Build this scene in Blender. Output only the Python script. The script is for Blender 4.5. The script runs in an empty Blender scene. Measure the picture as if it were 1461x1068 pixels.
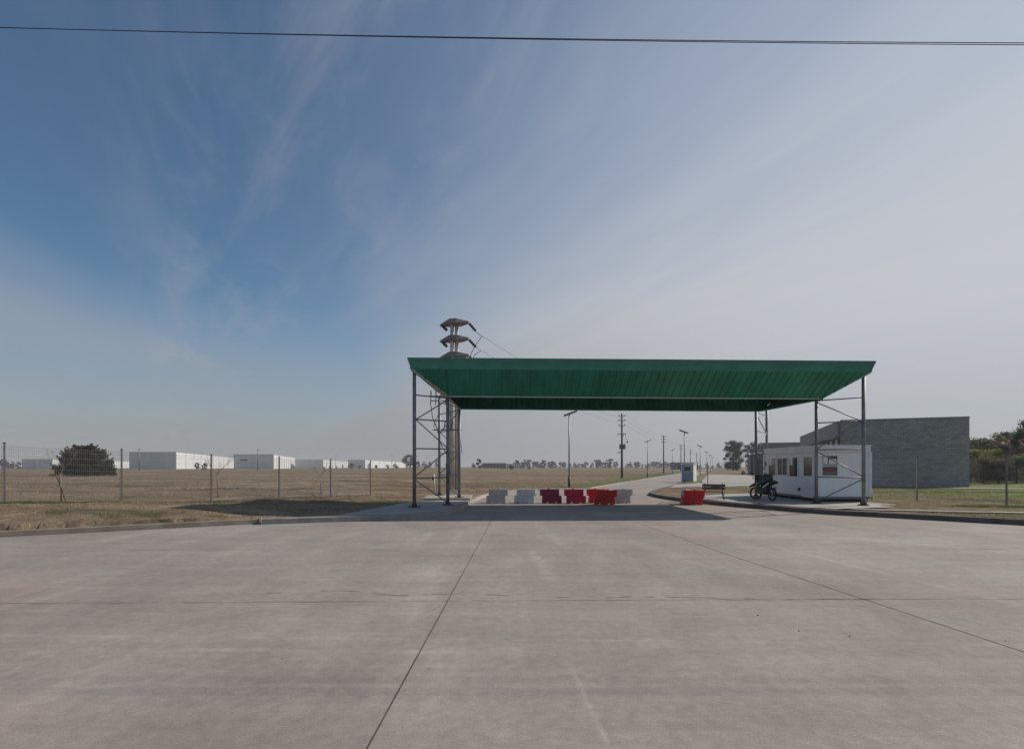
import bpy, math, random
import numpy as np
from mathutils import Vector, Matrix
R = math.radians
random.seed(7)
RNG = np.random.default_rng(7)
S = bpy.context.scene
COL = S.collection

# ---------------------------------------------------------------- camera, sky, sun
F, CX, HY, CAMZ = 765.0, 730.5, 665.5, 1.75      # focal length in photo pixels, principal column, horizon row, eye height
cam = bpy.data.cameras.new('camera'); camo = bpy.data.objects.new('camera', cam); COL.objects.link(camo)
cam.sensor_width = 36.0; cam.lens = 36.0 * F / 1461.0; cam.shift_y = (HY - 534.0) / 1461.0
cam.clip_start = 0.05; cam.clip_end = 6000
camo.location = (0, 0, CAMZ); camo.rotation_euler = (R(90), 0, 0)
S.camera = camo

SUN_EL = R(35.2); SUN_AZ = (0.896, 0.444)
SKY_STRENGTH = 0.075
w = bpy.data.worlds.new('World'); S.world = w; w.use_nodes = True
nt = w.node_tree; N = nt.nodes; L = nt.links
bg = N['Background']; bg.inputs['Strength'].default_value = SKY_STRENGTH
sky = N.new('ShaderNodeTexSky'); sky.sky_type = 'NISHITA'; sky.sun_disc = False
sky.sun_elevation = SUN_EL; sky.sun_rotation = math.atan2(SUN_AZ[0], SUN_AZ[1])
sky.air_density = 1.0; sky.dust_density = 0.35; sky.ozone_density = 2.5; sky.altitude = 20

def nd(tree, typ, **kw):
    n = tree.nodes.new(typ)
    for k, v in kw.items():
        if k.startswith('i_'): n.inputs[k[2:].replace('_', ' ')].default_value = v
        else: setattr(n, k, v)
    return n
def mth(tree, op, a, b=None, clamp=False):
    n = tree.nodes.new('ShaderNodeMath'); n.operation = op; n.use_clamp = clamp
    for i, x in enumerate((a, b)):
        if x is None: continue
        if isinstance(x, (int, float)): n.inputs[i].default_value = x
        else: tree.links.new(x, n.inputs[i])
    return n.outputs[0]
def smooth(tree, v, lo, hi, a=0.0, b=1.0):
    n = tree.nodes.new('ShaderNodeMapRange'); n.interpolation_type = 'SMOOTHSTEP'
    tree.links.new(v, n.inputs[0])
    for i, x in zip((1, 2, 3, 4), (lo, hi, a, b)): n.inputs[i].default_value = x
    return n.outputs[0]

# thin cirrus veils, laid out on a cloud sheet high overhead (direction / height)
tc = nd(nt, 'ShaderNodeTexCoord'); sp = nd(nt, 'ShaderNodeSeparateXYZ'); L.new(tc.outputs['Generated'], sp.inputs[0])
zc = mth(nt, 'MAXIMUM', sp.outputs[2], 0.02)
px = mth(nt, 'DIVIDE', sp.outputs[0], zc); py = mth(nt, 'DIVIDE', sp.outputs[1], zc)
cb = nd(nt, 'ShaderNodeCombineXYZ'); L.new(px, cb.inputs[0]); L.new(py, cb.inputs[1])
def along(deg, ka, kb, off=0.0):      # noise stretched along a heading on the cloud sheet
    c, n_ = math.cos(R(deg)), math.sin(R(deg))
    t_ = mth(nt, 'ADD', mth(nt, 'MULTIPLY', px, c), mth(nt, 'MULTIPLY', py, n_)); s_ = mth(nt, 'ADD', mth(nt, 'MULTIPLY', px, n_), mth(nt, 'MULTIPLY', py, -c))
    v = nd(nt, 'ShaderNodeCombineXYZ'); nt.links.new(mth(nt, 'MULTIPLY', t_, ka), v.inputs[0]); nt.links.new(mth(nt, 'MULTIPLY', s_, kb), v.inputs[1]); v.inputs[2].default_value = off
    return v.outputs[0], s_
def sky_noise(vec, scale, detail, dist):
    n = nd(nt, 'ShaderNodeTexNoise', i_Scale=scale, i_Detail=detail, i_Roughness=0.6, i_Distortion=dist); L.new(vec, n.inputs['Vector']); return n.outputs['Fac']
vA, sA = along(123, 0.55, 2.6, 0.3); vB, _s = along(112, 1.6, 5.0, 4.1); vC, _s = along(117, 0.24, 1.0, 7.7)
n_str = sky_noise(vA, 1.0, 9, 0.55); n_fine = sky_noise(vB, 1.0, 10, 0.7); n_big = sky_noise(vC, 1.0, 6, 0.6)
band = mth(nt, 'MULTIPLY', smooth(nt, sA, -0.35, 0.2), smooth(nt, sA, 1.3, 0.5, 0, 1))
sR = mth(nt, 'ADD', mth(nt, 'MULTIPLY', mth(nt, 'SUBTRACT', px, 0.25), 0.904), mth(nt, 'MULTIPLY', mth(nt, 'SUBTRACT', py, 1.15), 0.427))
sR = mth(nt, 'ADD', sR, mth(nt, 'MULTIPLY', mth(nt, 'SUBTRACT', n_big, 0.5), 0.8))
sL = mth(nt, 'ADD', mth(nt, 'MULTIPLY', mth(nt, 'ADD', px, 1.95), -0.986), mth(nt, 'MULTIPLY', mth(nt, 'SUBTRACT', py, 2.04), 0.05))
sL = mth(nt, 'ADD', sL, mth(nt, 'MULTIPLY', mth(nt, 'SUBTRACT', n_big, 0.5), 0.8))
vR = mth(nt, 'MULTIPLY', smooth(nt, sR, -0.9, 1.7, 0.04, 1.0), smooth(nt, n_big, 0.25, 0.7, 0.93, 1.0)); vL = smooth(nt, sL, -0.2, 1.5, 0, 0.55)
veil = mth(nt, 'MAXIMUM', vR, vL)
streak = mth(nt, 'MULTIPLY', smooth(nt, n_str, 0.45, 0.72), mth(nt, 'MULTIPLY', band, 0.22))
fine = mth(nt, 'MULTIPLY', smooth(nt, n_fine, 0.42, 0.8), mth(nt, 'ADD', mth(nt, 'MULTIPLY', band, 0.12), 0.02))
lowhaze = smooth(nt, sp.outputs[2], -0.03, 0.34, 0.97, 0.0)
cov = mth(nt, 'ADD', mth(nt, 'MAXIMUM', veil, lowhaze), mth(nt, 'ADD', streak, fine), True)
cov = mth(nt, 'MULTIPLY', cov, 0.95)
mixc = nd(nt, 'ShaderNodeMix', data_type='RGBA')
L.new(cov, mixc.inputs[0]); skt = nd(nt, 'ShaderNodeMix', data_type='RGBA', blend_type='MULTIPLY'); skt.inputs[0].default_value = 1.0; L.new(sky.outputs[0], skt.inputs[6]); skt.inputs[7].default_value = (0.66, 0.86, 0.92, 1); L.new(skt.outputs[2], mixc.inputs[6]); sdv = (SUN_AZ[0] * math.cos(SUN_EL), SUN_AZ[1] * math.cos(SUN_EL), math.sin(SUN_EL))
dt = nd(nt, 'ShaderNodeVectorMath', operation='DOT_PRODUCT'); L.new(tc.outputs['Generated'], dt.inputs[0]); dt.inputs[1].default_value = sdv
fs = mth(nt, 'MULTIPLY', smooth(nt, dt.outputs['Value'], 0.1, 1.0, 0.88, 1.32), mth(nt, 'MULTIPLY', smooth(nt, n_big, 0.3, 0.7, 0.985, 1.015), smooth(nt, sp.outputs[2], 0.0, 0.3, 0.80, 1.0)))      # thin cloud brightens towards the sun
vcol = nd(nt, 'ShaderNodeVectorMath', operation='SCALE'); vcol.inputs[0].default_value = (4.80, 4.86, 5.12); L.new(fs, vcol.inputs['Scale']); L.new(vcol.outputs[0], mixc.inputs[7])
L.new(mixc.outputs[2], bg.inputs['Color'])

sun = bpy.data.lights.new('sun', 'SUN'); suno = bpy.data.objects.new('sun', sun); COL.objects.link(suno)
sun.energy = 3.0; sun.angle = R(0.5); sun.color = (1.0, 0.91, 0.79)
sd = Vector((SUN_AZ[0] * math.cos(SUN_EL), SUN_AZ[1] * math.cos(SUN_EL), math.sin(SUN_EL)))
suno.rotation_euler = (-sd).to_track_quat('-Z', 'Y').to_euler(); suno.location = (60, 30, 60)

S.view_settings.view_transform = 'Standard'; S.view_settings.look = 'None'; S.view_settings.exposure = 0.3; S.view_settings.gamma = 1.0

# ---------------------------------------------------------------- helpers
def gnd(x, y, z=0.0):
    d = F * (CAMZ - z) / (y - HY); return Vector(((x - CX) * d / F, d, z))
def at(x, y, d): return Vector(((x - CX) * d / F, d, CAMZ + (HY - y) * d / F))

def tag(o, label=None, cat=None, group=None, kind=None):
    for k, v in (('label', label), ('category', cat), ('group', group), ('kind', kind)):
        if v: o[k] = v
    return o
def thing(name, label, cat, loc=(0, 0, 0), rz=0.0, group=None):
    o = bpy.data.objects.new(name, None); COL.objects.link(o); o.empty_display_size = 0.2
    o.location = loc; o.rotation_euler = (0, 0, rz); return tag(o, label, cat, group)
def dup(o, loc=None, rz=None, label=None, parent=None):
    c = o.copy(); COL.objects.link(c)
    if parent: c.parent = parent
    if loc is not None: c.location = loc
    if rz is not None: c.rotation_euler = (0, 0, rz)
    if label: c['label'] = label
    for ch in list(o.children): dup(ch, parent=c)
    return c

class MB:
    def __init__(s): s.v = []; s.f = []; s.sm = []
    def add(s, vs, fs, smooth=False, M=None):
        b = len(s.v)
        for p in vs:
            p = Vector(p); s.v.append(tuple(M @ p if M else p))
        for f in fs: s.f.append(tuple(b + i for i in f)); s.sm.append(smooth)
        return s
    def box(s, c, d, rz=0.0, M=None):
        x, y, z = (k / 2 for k in d); A = Matrix.Translation(c) @ Matrix.Rotation(rz, 4, 'Z')
        if M: A = M @ A
        vs = [(i * x, j * y, k * z) for k in (-1, 1) for j in (-1, 1) for i in (-1, 1)]
        return s.add(vs, [(0, 2, 3, 1), (4, 5, 7, 6), (0, 1, 5, 4), (2, 6, 7, 3), (0, 4, 6, 2), (1, 3, 7, 5)], False, A)
    def tube(s, pts, r, seg=8, cap=True, smooth=True, M=None):
        pts = [Vector(p) for p in pts]; rs = r if hasattr(r, '__len__') else [r] * len(pts)
        vs = []; fs = []; n = len(pts)
        up = None
        for i, p in enumerate(pts):
            t = (pts[min(i + 1, n - 1)] - pts[max(i - 1, 0)]).normalized()
            if up is None: up = Vector((0, 0, 1)) if abs(t.z) < 0.9 else Vector((1, 0, 0))
            a = t.cross(up).normalized(); b = t.cross(a).normalized(); up = -b if False else up
            for k in range(seg):
                th = 2 * math.pi * (k + 0.5) / seg
                vs.append(p + a * math.cos(th) * rs[i] + b * math.sin(th) * rs[i])
        for i in range(n - 1):
            for k in range(seg):
                k2 = (k + 1) % seg
                fs.append((i * seg + k, i * seg + k2, (i + 1) * seg + k2, (i + 1) * seg + k))
        s.add(vs, fs, smooth, M)
        if cap:
            b = len(s.v) - n * seg
            s.f.append(tuple(b + k for k in range(seg))[::-1]); s.sm.append(False)
            s.f.append(tuple(b + (n - 1) * seg + k for k in range(seg))); s.sm.append(False)
        return s
    def prism(s, poly, z0, z1, M=None):
        n = len(poly)
        vs = [(x, y, z0) for x, y in poly] + [(x, y, z1) for x, y in poly]
        fs = [tuple(range(n))[::-1], tuple(range(n, 2 * n))] + [(i, (i + 1) % n, n + (i + 1) % n, n + i) for i in range(n)]
        return s.add(vs, fs, False, M)
    def loft(s, a, b, M=None):      # two equal loops -> closed solid
        n = len(a)
        fs = [tuple(range(n))[::-1], tuple(range(n, 2 * n))] + [(i, (i + 1) % n, n + (i + 1) % n, n + i) for i in range(n)]
        return s.add(list(a) + list(b), fs, False, M)
    def torus(s, r, t, M=None, seg=24, seg2=8):
        vs = []; fs = []
        for i in range(seg):
            a = 2 * math.pi * i / seg
            for j in range(seg2):
                b = 2 * math.pi * j / seg2; q = r + t * math.cos(b)
                vs.append((q * math.cos(a), t * math.sin(b), q * math.sin(a)))
        for i in range(seg):
            for j in range(seg2):
                i2 = (i + 1) % seg; j2 = (j + 1) % seg2
                fs.append((i * seg2 + j, i2 * seg2 + j, i2 * seg2 + j2, i * seg2 + j2))
        return s.add(vs, fs, True, M)
    def build(s, name, mat, parent=None, bevel=0.0):
        me = bpy.data.meshes.new(name); me.from_pydata(s.v, [], s.f)
        me.polygons.foreach_set('use_smooth', s.sm); me.materials.append(mat)
        o = bpy.data.objects.new(name, me); COL.objects.link(o)
        if parent: o.parent = parent
        if bevel:
            m = o.modifiers.new('bevel', 'BEVEL'); m.width = bevel; m.segments = 2; m.limit_method = 'ANGLE'
        return o
def mesh_np(name, verts, faces, mat, parent=None, smooth=False):
    me = bpy.data.meshes.new(name); k = faces.shape[1]
    me.vertices.add(len(verts)); me.vertices.foreach_set('co', np.asarray(verts, np.float32).ravel())
    me.loops.add(faces.size); me.loops.foreach_set('vertex_index', faces.ravel().astype(np.int32))
    me.polygons.add(len(faces)); me.polygons.foreach_set('loop_start', np.arange(0, faces.size, k, dtype=np.int32))
    me.polygons.foreach_set('loop_total', np.full(len(faces), k, np.int32))
    if smooth: me.polygons.foreach_set('use_smooth', np.ones(len(faces), bool))
    me.update(calc_edges=True); me.validate(); me.materials.append(mat)
    o = bpy.data.objects.new(name, me); COL.objects.link(o)
    if parent: o.parent = parent
    return o

# ---------------------------------------------------------------- materials
def newmat(name):
    m = bpy.data.materials.new(name); m.use_nodes = True
    return m, m.node_tree, m.node_tree.nodes['Principled BSDF']
def mat(name, col, rough=0.6, var=0.12, scale=3.0, bump=0.0, bscale=40.0, metal=0.0, stretch=(1, 1, 1), spec=0.4, island=0.0):
    m, t, p = newmat(name)
    tcn = nd(t, 'ShaderNodeTexCoord'); mp = nd(t, 'ShaderNodeMapping'); mp.inputs['Scale'].default_value = stretch
    t.links.new(tcn.outputs['Object'], mp.inputs[0])
    n1 = nd(t, 'ShaderNodeTexNoise', i_Scale=scale, i_Detail=6.0, i_Roughness=0.6); t.links.new(mp.outputs[0], n1.inputs['Vector'])
    v = smooth(t, n1.outputs['Fac'], 0.25, 0.75, 1 - var, 1 + var)
    if island:
        g = nd(t, 'ShaderNodeNewGeometry'); r = smooth(t, g.outputs['Random Per Island'], 0, 1, 1 - island, 1 + island); v = mth(t, 'MULTIPLY', v, r)
    vm = nd(t, 'ShaderNodeVectorMath', operation='SCALE'); vm.inputs[0].default_value = col; t.links.new(v, vm.inputs['Scale'])
    t.links.new(vm.outputs[0], p.inputs['Base Color'])
    p.inputs['Roughness'].default_value = rough; p.inputs['Metallic'].default_value = metal; p.inputs['Specular IOR Level'].default_value = spec
    if bump:
        n2 = nd(t, 'ShaderNodeTexNoise', i_Scale=bscale, i_Detail=4.0); t.links.new(mp.outputs[0], n2.inputs['Vector'])
        b = nd(t, 'ShaderNodeBump', i_Strength=bump, i_Distance=0.02); t.links.new(n2.outputs['Fac'], b.inputs['Height']); t.links.new(b.outputs[0], p.inputs['Normal'])
    return m
def ramp(t, v, stops):
    r = nd(t, 'ShaderNodeValToRGB'); e = r.color_ramp.elements
    while len(e) < len(stops): e.new(0.5)
    for k, (pos, c) in zip(e, stops): k.position = pos; k.color = (*c, 1)
    t.links.new(v, r.inputs[0]); return r.outputs[0]
def noise(t, vec, scale, detail=6, rough=0.6, stretch=None, dist=0.0, rot=0.0):
    if stretch or rot:
        mp = nd(t, 'ShaderNodeMapping'); mp.inputs['Scale'].default_value = stretch or (1, 1, 1); mp.inputs['Rotation'].default_value = (0, 0, rot)
        t.links.new(vec, mp.inputs[0]); vec = mp.outputs[0]
    n = nd(t, 'ShaderNodeTexNoise', i_Scale=scale, i_Detail=detail, i_Roughness=rough, i_Distortion=dist); t.links.new(vec, n.inputs['Vector'])
    return n.outputs['Fac']
def mixrgb(t, f, a, b, blend='MIX'):
    n = nd(t, 'ShaderNodeMix', data_type='RGBA', blend_type=blend)
    if isinstance(f, float): n.inputs[0].default_value = f
    else: t.links.new(f, n.inputs[0])
    for i, x in ((6, a), (7, b)):
        if isinstance(x, tuple): n.inputs[i].default_value = (*x, 1)
        else: t.links.new(x, n.inputs[i])
    return n.outputs[2]

def concrete_mat(name, c0, c1, red=0.35, marks=()):
    m, t, p = newmat(name); tcn = nd(t, 'ShaderNodeTexCoord'); V = tcn.outputs['Object']
    big = noise(t, V, 0.22, 5, 0.55, None, 0.4)
    col = ramp(t, big, [(0.3, c0), (0.7, c1)])
    pk = smooth(t, noise(t, V, 0.33, 4, 0.5, (1, 0.7, 1), 0.3), 0.45, 0.7, 0, red)
    col = mixrgb(t, pk, col, (0.365, 0.272, 0.250))
    st = smooth(t, noise(t, V, 1.1, 6, 0.65, (0.22, 2.2, 1), 0.5), 0.35, 0.75, 0.93, 1.06)          # brooming across the slab
    st2 = smooth(t, noise(t, V, 1.3, 5, 0.6, (1.3, 0.16, 1), 0.3, R(4)), 0.5, 0.80, 1.0, 1.13)       # scuffs along the traffic
    sp_ = smooth(t, noise(t, V, 75, 5, 0.8), 0.27, 0.73, 0.72, 1.27)
    sp2 = smooth(t, noise(t, V, 9, 7, 0.75), 0.3, 0.72, 0.86, 1.13)
    k = mth(t, 'MULTIPLY', mth(t, 'MULTIPLY', st, st2), mth(t, 'MULTIPLY', sp_, sp2))
    blot = smooth(t, noise(t, V, 0.55, 7, 0.7, (1.0, 0.8, 1), 0.8), 0.32, 0.68, 0.90, 1.09); k = mth(t, 'MULTIPLY', k, blot)
    diag = smooth(t, noise(t, V, 1.0, 6, 0.65, (1.0, 0.3, 1), 0.6, R(55)), 0.45, 0.75, 0.97, 1.10); k = mth(t, 'MULTIPLY', k, diag)
    pit = smooth(t, noise(t, V, 26, 3, 0.6), 0.66, 0.74, 1.0, 0.80); k = mth(t, 'MULTIPLY', k, pit)
    if marks:      # worn pale tyre scuffs and patches: (x0, y0, x1, y1, half width, gain)
        s = nd(t, 'ShaderNodeSeparateXYZ'); t.links.new(V, s.inputs[0]); rag = noise(t, V, 5.0, 6, 0.7); tear = smooth(t, noise(t, V, 1.6, 7, 0.75), 0.34, 0.58)
        for x0, y0, x1, y1, hw, g in marks:
            ln = math.hypot(x1 - x0, y1 - y0); ux, uy = (x1 - x0) / ln, (y1 - y0) / ln
            dx, dy = mth(t, 'SUBTRACT', s.outputs[0], x0), mth(t, 'SUBTRACT', s.outputs[1], y0)
            al = mth(t, 'ADD', mth(t, 'MULTIPLY', dx, ux), mth(t, 'MULTIPLY', dy, uy)); ac = mth(t, 'ABSOLUTE', mth(t, 'ADD', mth(t, 'MULTIPLY', dx, -uy), mth(t, 'MULTIPLY', dy, ux)))
            ac = mth(t, 'ADD', ac, mth(t, 'MULTIPLY', mth(t, 'SUBTRACT', rag, 0.5), hw * 2.6))
            m_ = mth(t, 'MULTIPLY', smooth(t, ac, hw * 0.1, hw * 1.4, 1, 0), mth(t, 'MULTIPLY', smooth(t, al, 0, ln * 0.2), smooth(t, al, ln * 0.8, ln, 1, 0)))
            k = mth(t, 'MULTIPLY', k, mth(t, 'ADD', mth(t, 'MULTIPLY', mth(t, 'MULTIPLY', m_, tear), g * 0.95), 1.0))
    stain = smooth(t, noise(t, V, 0.7, 8, 0.7, (0.5, 1.6, 1), 1.0), 0.60, 0.78, 1.0, 0.84); k = mth(t, 'MULTIPLY', k, stain)
    vm = nd(t, 'ShaderNodeVectorMath', operation='SCALE'); t.links.new(col, vm.inputs[0]); t.links.new(k, vm.inputs['Scale'])
    t.links.new(vm.outputs[0], p.inputs['Base Color']); p.inputs['Roughness'].default_value = 0.85; p.inputs['Specular IOR Level'].default_value = 0.25
    b = nd(t, 'ShaderNodeBump', i_Strength=0.35, i_Distance=0.004); t.links.new(noise(t, V, 90, 4, 0.7, (0.5, 1.2, 1)), b.inputs['Height']); t.links.new(b.outputs[0], p.inputs['Normal'])
    return m
def ground_mat(name):
    m, t, p = newmat(name); tcn = nd(t, 'ShaderNodeTexCoord'); V = tcn.outputs['Object']
    s = nd(t, 'ShaderNodeSeparateXYZ'); t.links.new(V, s.inputs[0]); X, Y = s.outputs[0], s.outputs[1]
    n1 = noise(t, V, 0.35, 7, 0.62, None, 0.5)
    dry = ramp(t, n1, [(0.28, (0.19, 0.137, 0.094)), (0.5, (0.30, 0.224, 0.155)), (0.72, (0.41, 0.32, 0.232))])
    band = noise(t, V, 0.055, 6, 0.6, (0.35, 1.3, 1), 0.3)
    dry = mixrgb(t, smooth(t, band, 0.42, 0.66, 0, 0.75), dry, (0.128, 0.088, 0.060))
    straw = smooth(t, noise(t, V, 0.09, 6, 0.6, (0.4, 1.5, 1), 0.2), 0.5, 0.7, 0, 0.5)
    dry = mixrgb(t, straw, dry, (0.235, 0.195, 0.095))
    soil = smooth(t, noise(t, V, 0.5, 7, 0.7, (0.6, 1.3, 1), 0.5), 0.56, 0.66, 0, 0.7); dry = mixrgb(t, soil, dry, (0.155, 0.105, 0.075))
    gmask = mth(t, 'MAXIMUM', smooth(t, noise(t, V, 0.36, 7, 0.65, (0.7, 1.1, 1), 0.4), 0.54, 0.66, 0, 0.8), smooth(t, noise(t, V, 0.075, 6, 0.65, (0.4, 1.2, 1), 0.4), 0.54, 0.68, 0, 0.6))
    col = mixrgb(t, gmask, dry, (0.075, 0.105, 0.032))
    # greener lawn at the right of the gate, strip of green beside the inner road
    rg = smooth(t, mth(t, 'ADD', X, mth(t, 'MULTIPLY', noise(t, V, 0.2, 4), 6.0)), 16.5, 20.5)
    rg = mth(t, 'MULTIPLY', rg, smooth(t, Y, 78, 95, 1, 0))
    lawn = ramp(t, noise(t, V, 0.5, 7, 0.65, (0.5, 1.5, 1)), [(0.3, (0.150, 0.195, 0.055)), (0.6, (0.25, 0.27, 0.095)), (0.8, (0.33, 0.28, 0.15))])
    col = mixrgb(t, rg, col, lawn)
    dr = mth(t, 'SUBTRACT', X, mth(t, 'ADD', mth(t, 'MULTIPLY', mth(t, 'SUBTRACT', Y, 43.2), 0.39), 6.4))
    ln = mth(t, 'MULTIPLY', smooth(t, mth(t, 'ADD', dr, mth(t, 'MULTIPLY', noise(t, V, 0.25, 5), 6.0)), -3.5, 1.0), smooth(t, dr, 1.5, 2.0, 1, 0))
    ln = mth(t, 'MULTIPLY', ln, smooth(t, Y, 40, 46))
    col = mixrgb(t, mth(t, 'MULTIPLY', ln, 0.8), col, (0.105, 0.135, 0.042))
    # bare earth round the gate feet and behind the barriers
    be = mth(t, 'MULTIPLY', smooth(t, X, -8, -5), mth(t, 'MULTIPLY', smooth(t, X, 24, 20), mth(t, 'MULTIPLY', smooth(t, Y, 43.5, 40), smooth(t, Y, 17, 19))))
    be = mth(t, 'MULTIPLY', be, smooth(t, noise(t, V, 0.5, 5), 0.35, 0.55, 0.35, 1.0))
    col = mixrgb(t, mth(t, 'MULTIPLY', be, 0.85), col, ramp(t, noise(t, V, 1.1, 6), [(0.3, (0.20, 0.135, 0.090)), (0.7, (0.34, 0.245, 0.175))]))
    fine = mth(t, 'MULTIPLY', smooth(t, noise(t, V, 14, 6, 0.75), 0.25, 0.75, 0.62, 1.38), smooth(t, noise(t, V, 1.6, 7, 0.75), 0.32, 0.68, 0.66, 1.25))
    fine = mth(t, 'MULTIPLY', fine, smooth(t, noise(t, V, 0.12, 7, 0.75, (0.35, 1.0, 1), 0.4), 0.35, 0.65, 0.72, 1.15))
    vm = nd(t, 'ShaderNodeVectorMath', operation='SCALE'); t.links.new(col, vm.inputs[0]); t.links.new(fine, vm.inputs['Scale'])
    t.links.new(vm.outputs[0], p.inputs['Base Color']); p.inputs['Roughness'].default_value = 0.95; p.inputs['Specular IOR Level'].default_value = 0.1
    b = nd(t, 'ShaderNodeBump', i_Strength=0.9, i_Distance=0.06); t.links.new(noise(t, V, 12, 6, 0.75), b.inputs['Height']); t.links.new(b.outputs[0], p.inputs['Normal'])
    return m
def leaf_mat(name, c0, c1, trans=0.25):
    m, t, p = newmat(name); g = nd(t, 'ShaderNodeNewGeometry'); tcn = nd(t, 'ShaderNodeTexCoord')
    n1 = noise(t, tcn.outputs['Object'], 0.9, 3)
    f = mth(t, 'ADD', mth(t, 'MULTIPLY', g.outputs['Random Per Island'], 0.6), mth(t, 'MULTIPLY', n1, 0.5))
    col = ramp(t, f, [(0.25, c0), (0.85, c1)])
    t.links.new(col, p.inputs['Base Color']); p.inputs['Roughness'].default_value = 0.65; p.inputs['Specular IOR Level'].default_value = 0.25
    tr = nd(t, 'ShaderNodeBsdfTranslucent'); t.links.new(col, tr.inputs[0])
    mx = nd(t, 'ShaderNodeMixShader'); mx.inputs[0].default_value = trans
    t.links.new(p.outputs[0], mx.inputs[1]); t.links.new(tr.outputs[0], mx.inputs[2])
    t.links.new(mx.outputs[0], t.nodes['Material Output'].inputs['Surface']); return m
def plastic_mat(name, col, trans=0.22):
    m = mat(name, col, 0.45, 0.16, 4.0, 0.08, 25.0); t = m.node_tree; p = t.nodes['Principled BSDF']
    tr = nd(t, 'ShaderNodeBsdfTranslucent'); tr.inputs[0].default_value = (*col, 1)
    mx = nd(t, 'ShaderNodeMixShader'); mx.inputs[0].default_value = trans
    t.links.new(p.outputs[0], mx.inputs[1]); t.links.new(tr.outputs[0], mx.inputs[2])
    t.links.new(mx.outputs[0], t.nodes['Material Output'].inputs['Surface']); return m
def block_mat(name, c1, c2, mortar, bw, bh, ms=0.012):
    m, t, p = newmat(name); tcn = nd(t, 'ShaderNodeTexCoord')
    s = nd(t, 'ShaderNodeSeparateXYZ'); t.links.new(tcn.outputs['Object'], s.inputs[0])
    c = nd(t, 'ShaderNodeCombineXYZ'); t.links.new(mth(t, 'ADD', s.outputs[0], s.outputs[1]), c.inputs[0]); t.links.new(s.outputs[2], c.inputs[1])
    b = nd(t, 'ShaderNodeTexBrick'); b.inputs['Color1'].default_value = (*c1, 1); b.inputs['Color2'].default_value = (*c2, 1); b.inputs['Mortar'].default_value = (*mortar, 1)
    b.inputs['Scale'].default_value = 1.0; b.inputs['Mortar Size'].default_value = ms; b.inputs['Brick Width'].default_value = bw; b.inputs['Row Height'].default_value = bh
    t.links.new(c.outputs[0], b.inputs['Vector'])
    k = mth(t, 'MULTIPLY', smooth(t, noise(t, tcn.outputs['Object'], 0.8, 6, 0.65, (0.5, 0.5, 3.0)), 0.3, 0.7, 0.88, 1.10), smooth(t, noise(t, tcn.outputs['Object'], 9, 5), 0.3, 0.7, 0.88, 1.12))
    vm = nd(t, 'ShaderNodeVectorMath', operation='SCALE'); t.links.new(b.outputs[0], vm.inputs[0]); t.links.new(k, vm.inputs['Scale'])
    t.links.new(vm.outputs[0], p.inputs['Base Color']); p.inputs['Roughness'].default_value = 0.9
    bp = nd(t, 'ShaderNodeBump', i_Strength=0.4, i_Distance=0.01); t.links.new(b.outputs['Fac'], bp.inputs['Height']); bp.invert = True
    t.links.new(bp.outputs[0], p.inputs['Normal']); return m

M = {}
M['road'] = concrete_mat('road concrete', (0.302, 0.266, 0.235), (0.386, 0.346, 0.310), 0.42,
    [(5.75, 11.6, 6.6, 5.5, 0.10, 0.20), (0.40, 11.6, 0.66, 7.9, 0.12, 0.24), (0.88, 14.6, 1.2, 11.2, 0.12, 0.2), (0.50, 4.9, 0.62, 3.2, 0.03, 0.3), (-3.0, 9.9, -2.7, 7.7, 0.35, 0.18), (-1.3, 9.4, -1.2, 7.9, 0.45, 0.18), (-2.2, 14.6, -2.1, 11.6, 0.12, 0.22), (-1.4, 14.8, -1.3, 11.8, 0.12, 0.25),
     (-7.0, 11.5, -6.2, 7.6, 0.10, 0.14), (-9.5, 5.7, 8, 5.2, 0.05, 0.12), (-2.9, 6.3, -2.3, 5.6, 0.35, 0.14), (-3.6, 5.15, 0.5, 5.05, 0.05, 0.16), (3.0, 12.5, 3.5, 9.0, 0.15, 0.14), (2.2, 9.9, 2.6, 7.4, 0.2, -0.10), (-0.2, 6.2, 0.3, 4.5, 0.5, -0.09), (8.0, 13.5, 11.5, 9.5, 0.12, 0.14)])
M['pad'] = concrete_mat('pad concrete', (0.36, 0.345, 0.32), (0.45, 0.43, 0.40), 0.15)
M['kerb'] = mat('kerb concrete', (0.33, 0.31, 0.285), 0.9, 0.22, 2.5, 0.4, 60)
M['oldkerb'] = mat('dirty kerb', (0.255, 0.215, 0.18), 0.95, 0.25, 2.5, 0.5, 40)
M['darkkerb'] = mat('dark brown kerb', (0.13, 0.112, 0.098), 0.95, 0.3, 2.0, 0.4, 40)  # one even dark brown along the whole right kerb
M['ground'] = ground_mat('dry grass ground')
M['joint'] = mat('joint sealant', (0.085, 0.078, 0.072), 0.9, 0.5, 1.5)
M['crack'] = mat('crack', (0.14, 0.125, 0.115), 0.9, 0.4, 3)
M['grit'] = mat('grit', (0.09, 0.075, 0.065), 0.9, 0.3, 9)
M['green'] = mat('green painted steel', (0.038, 0.225, 0.155), 0.42, 0.18, 1.4, 0, 40, 0, (1, 1, 1))
M['green_in'] = mat('green ribbed sheet', (0.030, 0.240, 0.148), 0.42, 0.22, 0.9, 0, 40, 0, (1.5, 0.4, 1))
M['trim'] = mat('pale trim', (0.42, 0.50, 0.43), 0.45, 0.12, 2)
M['galv'] = mat('galvanised trim', (0.36, 0.38, 0.33), 0.45, 0.15, 2, 0, 40, 0.3)
M['steel'] = mat('grey painted steel', (0.215, 0.225, 0.24), 0.5, 0.3, 2.5, 0, 40, 0.3)
M['rust'] = mat('rusty plate', (0.085, 0.06, 0.045), 0.8, 0.3, 8, 0.3)
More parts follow.
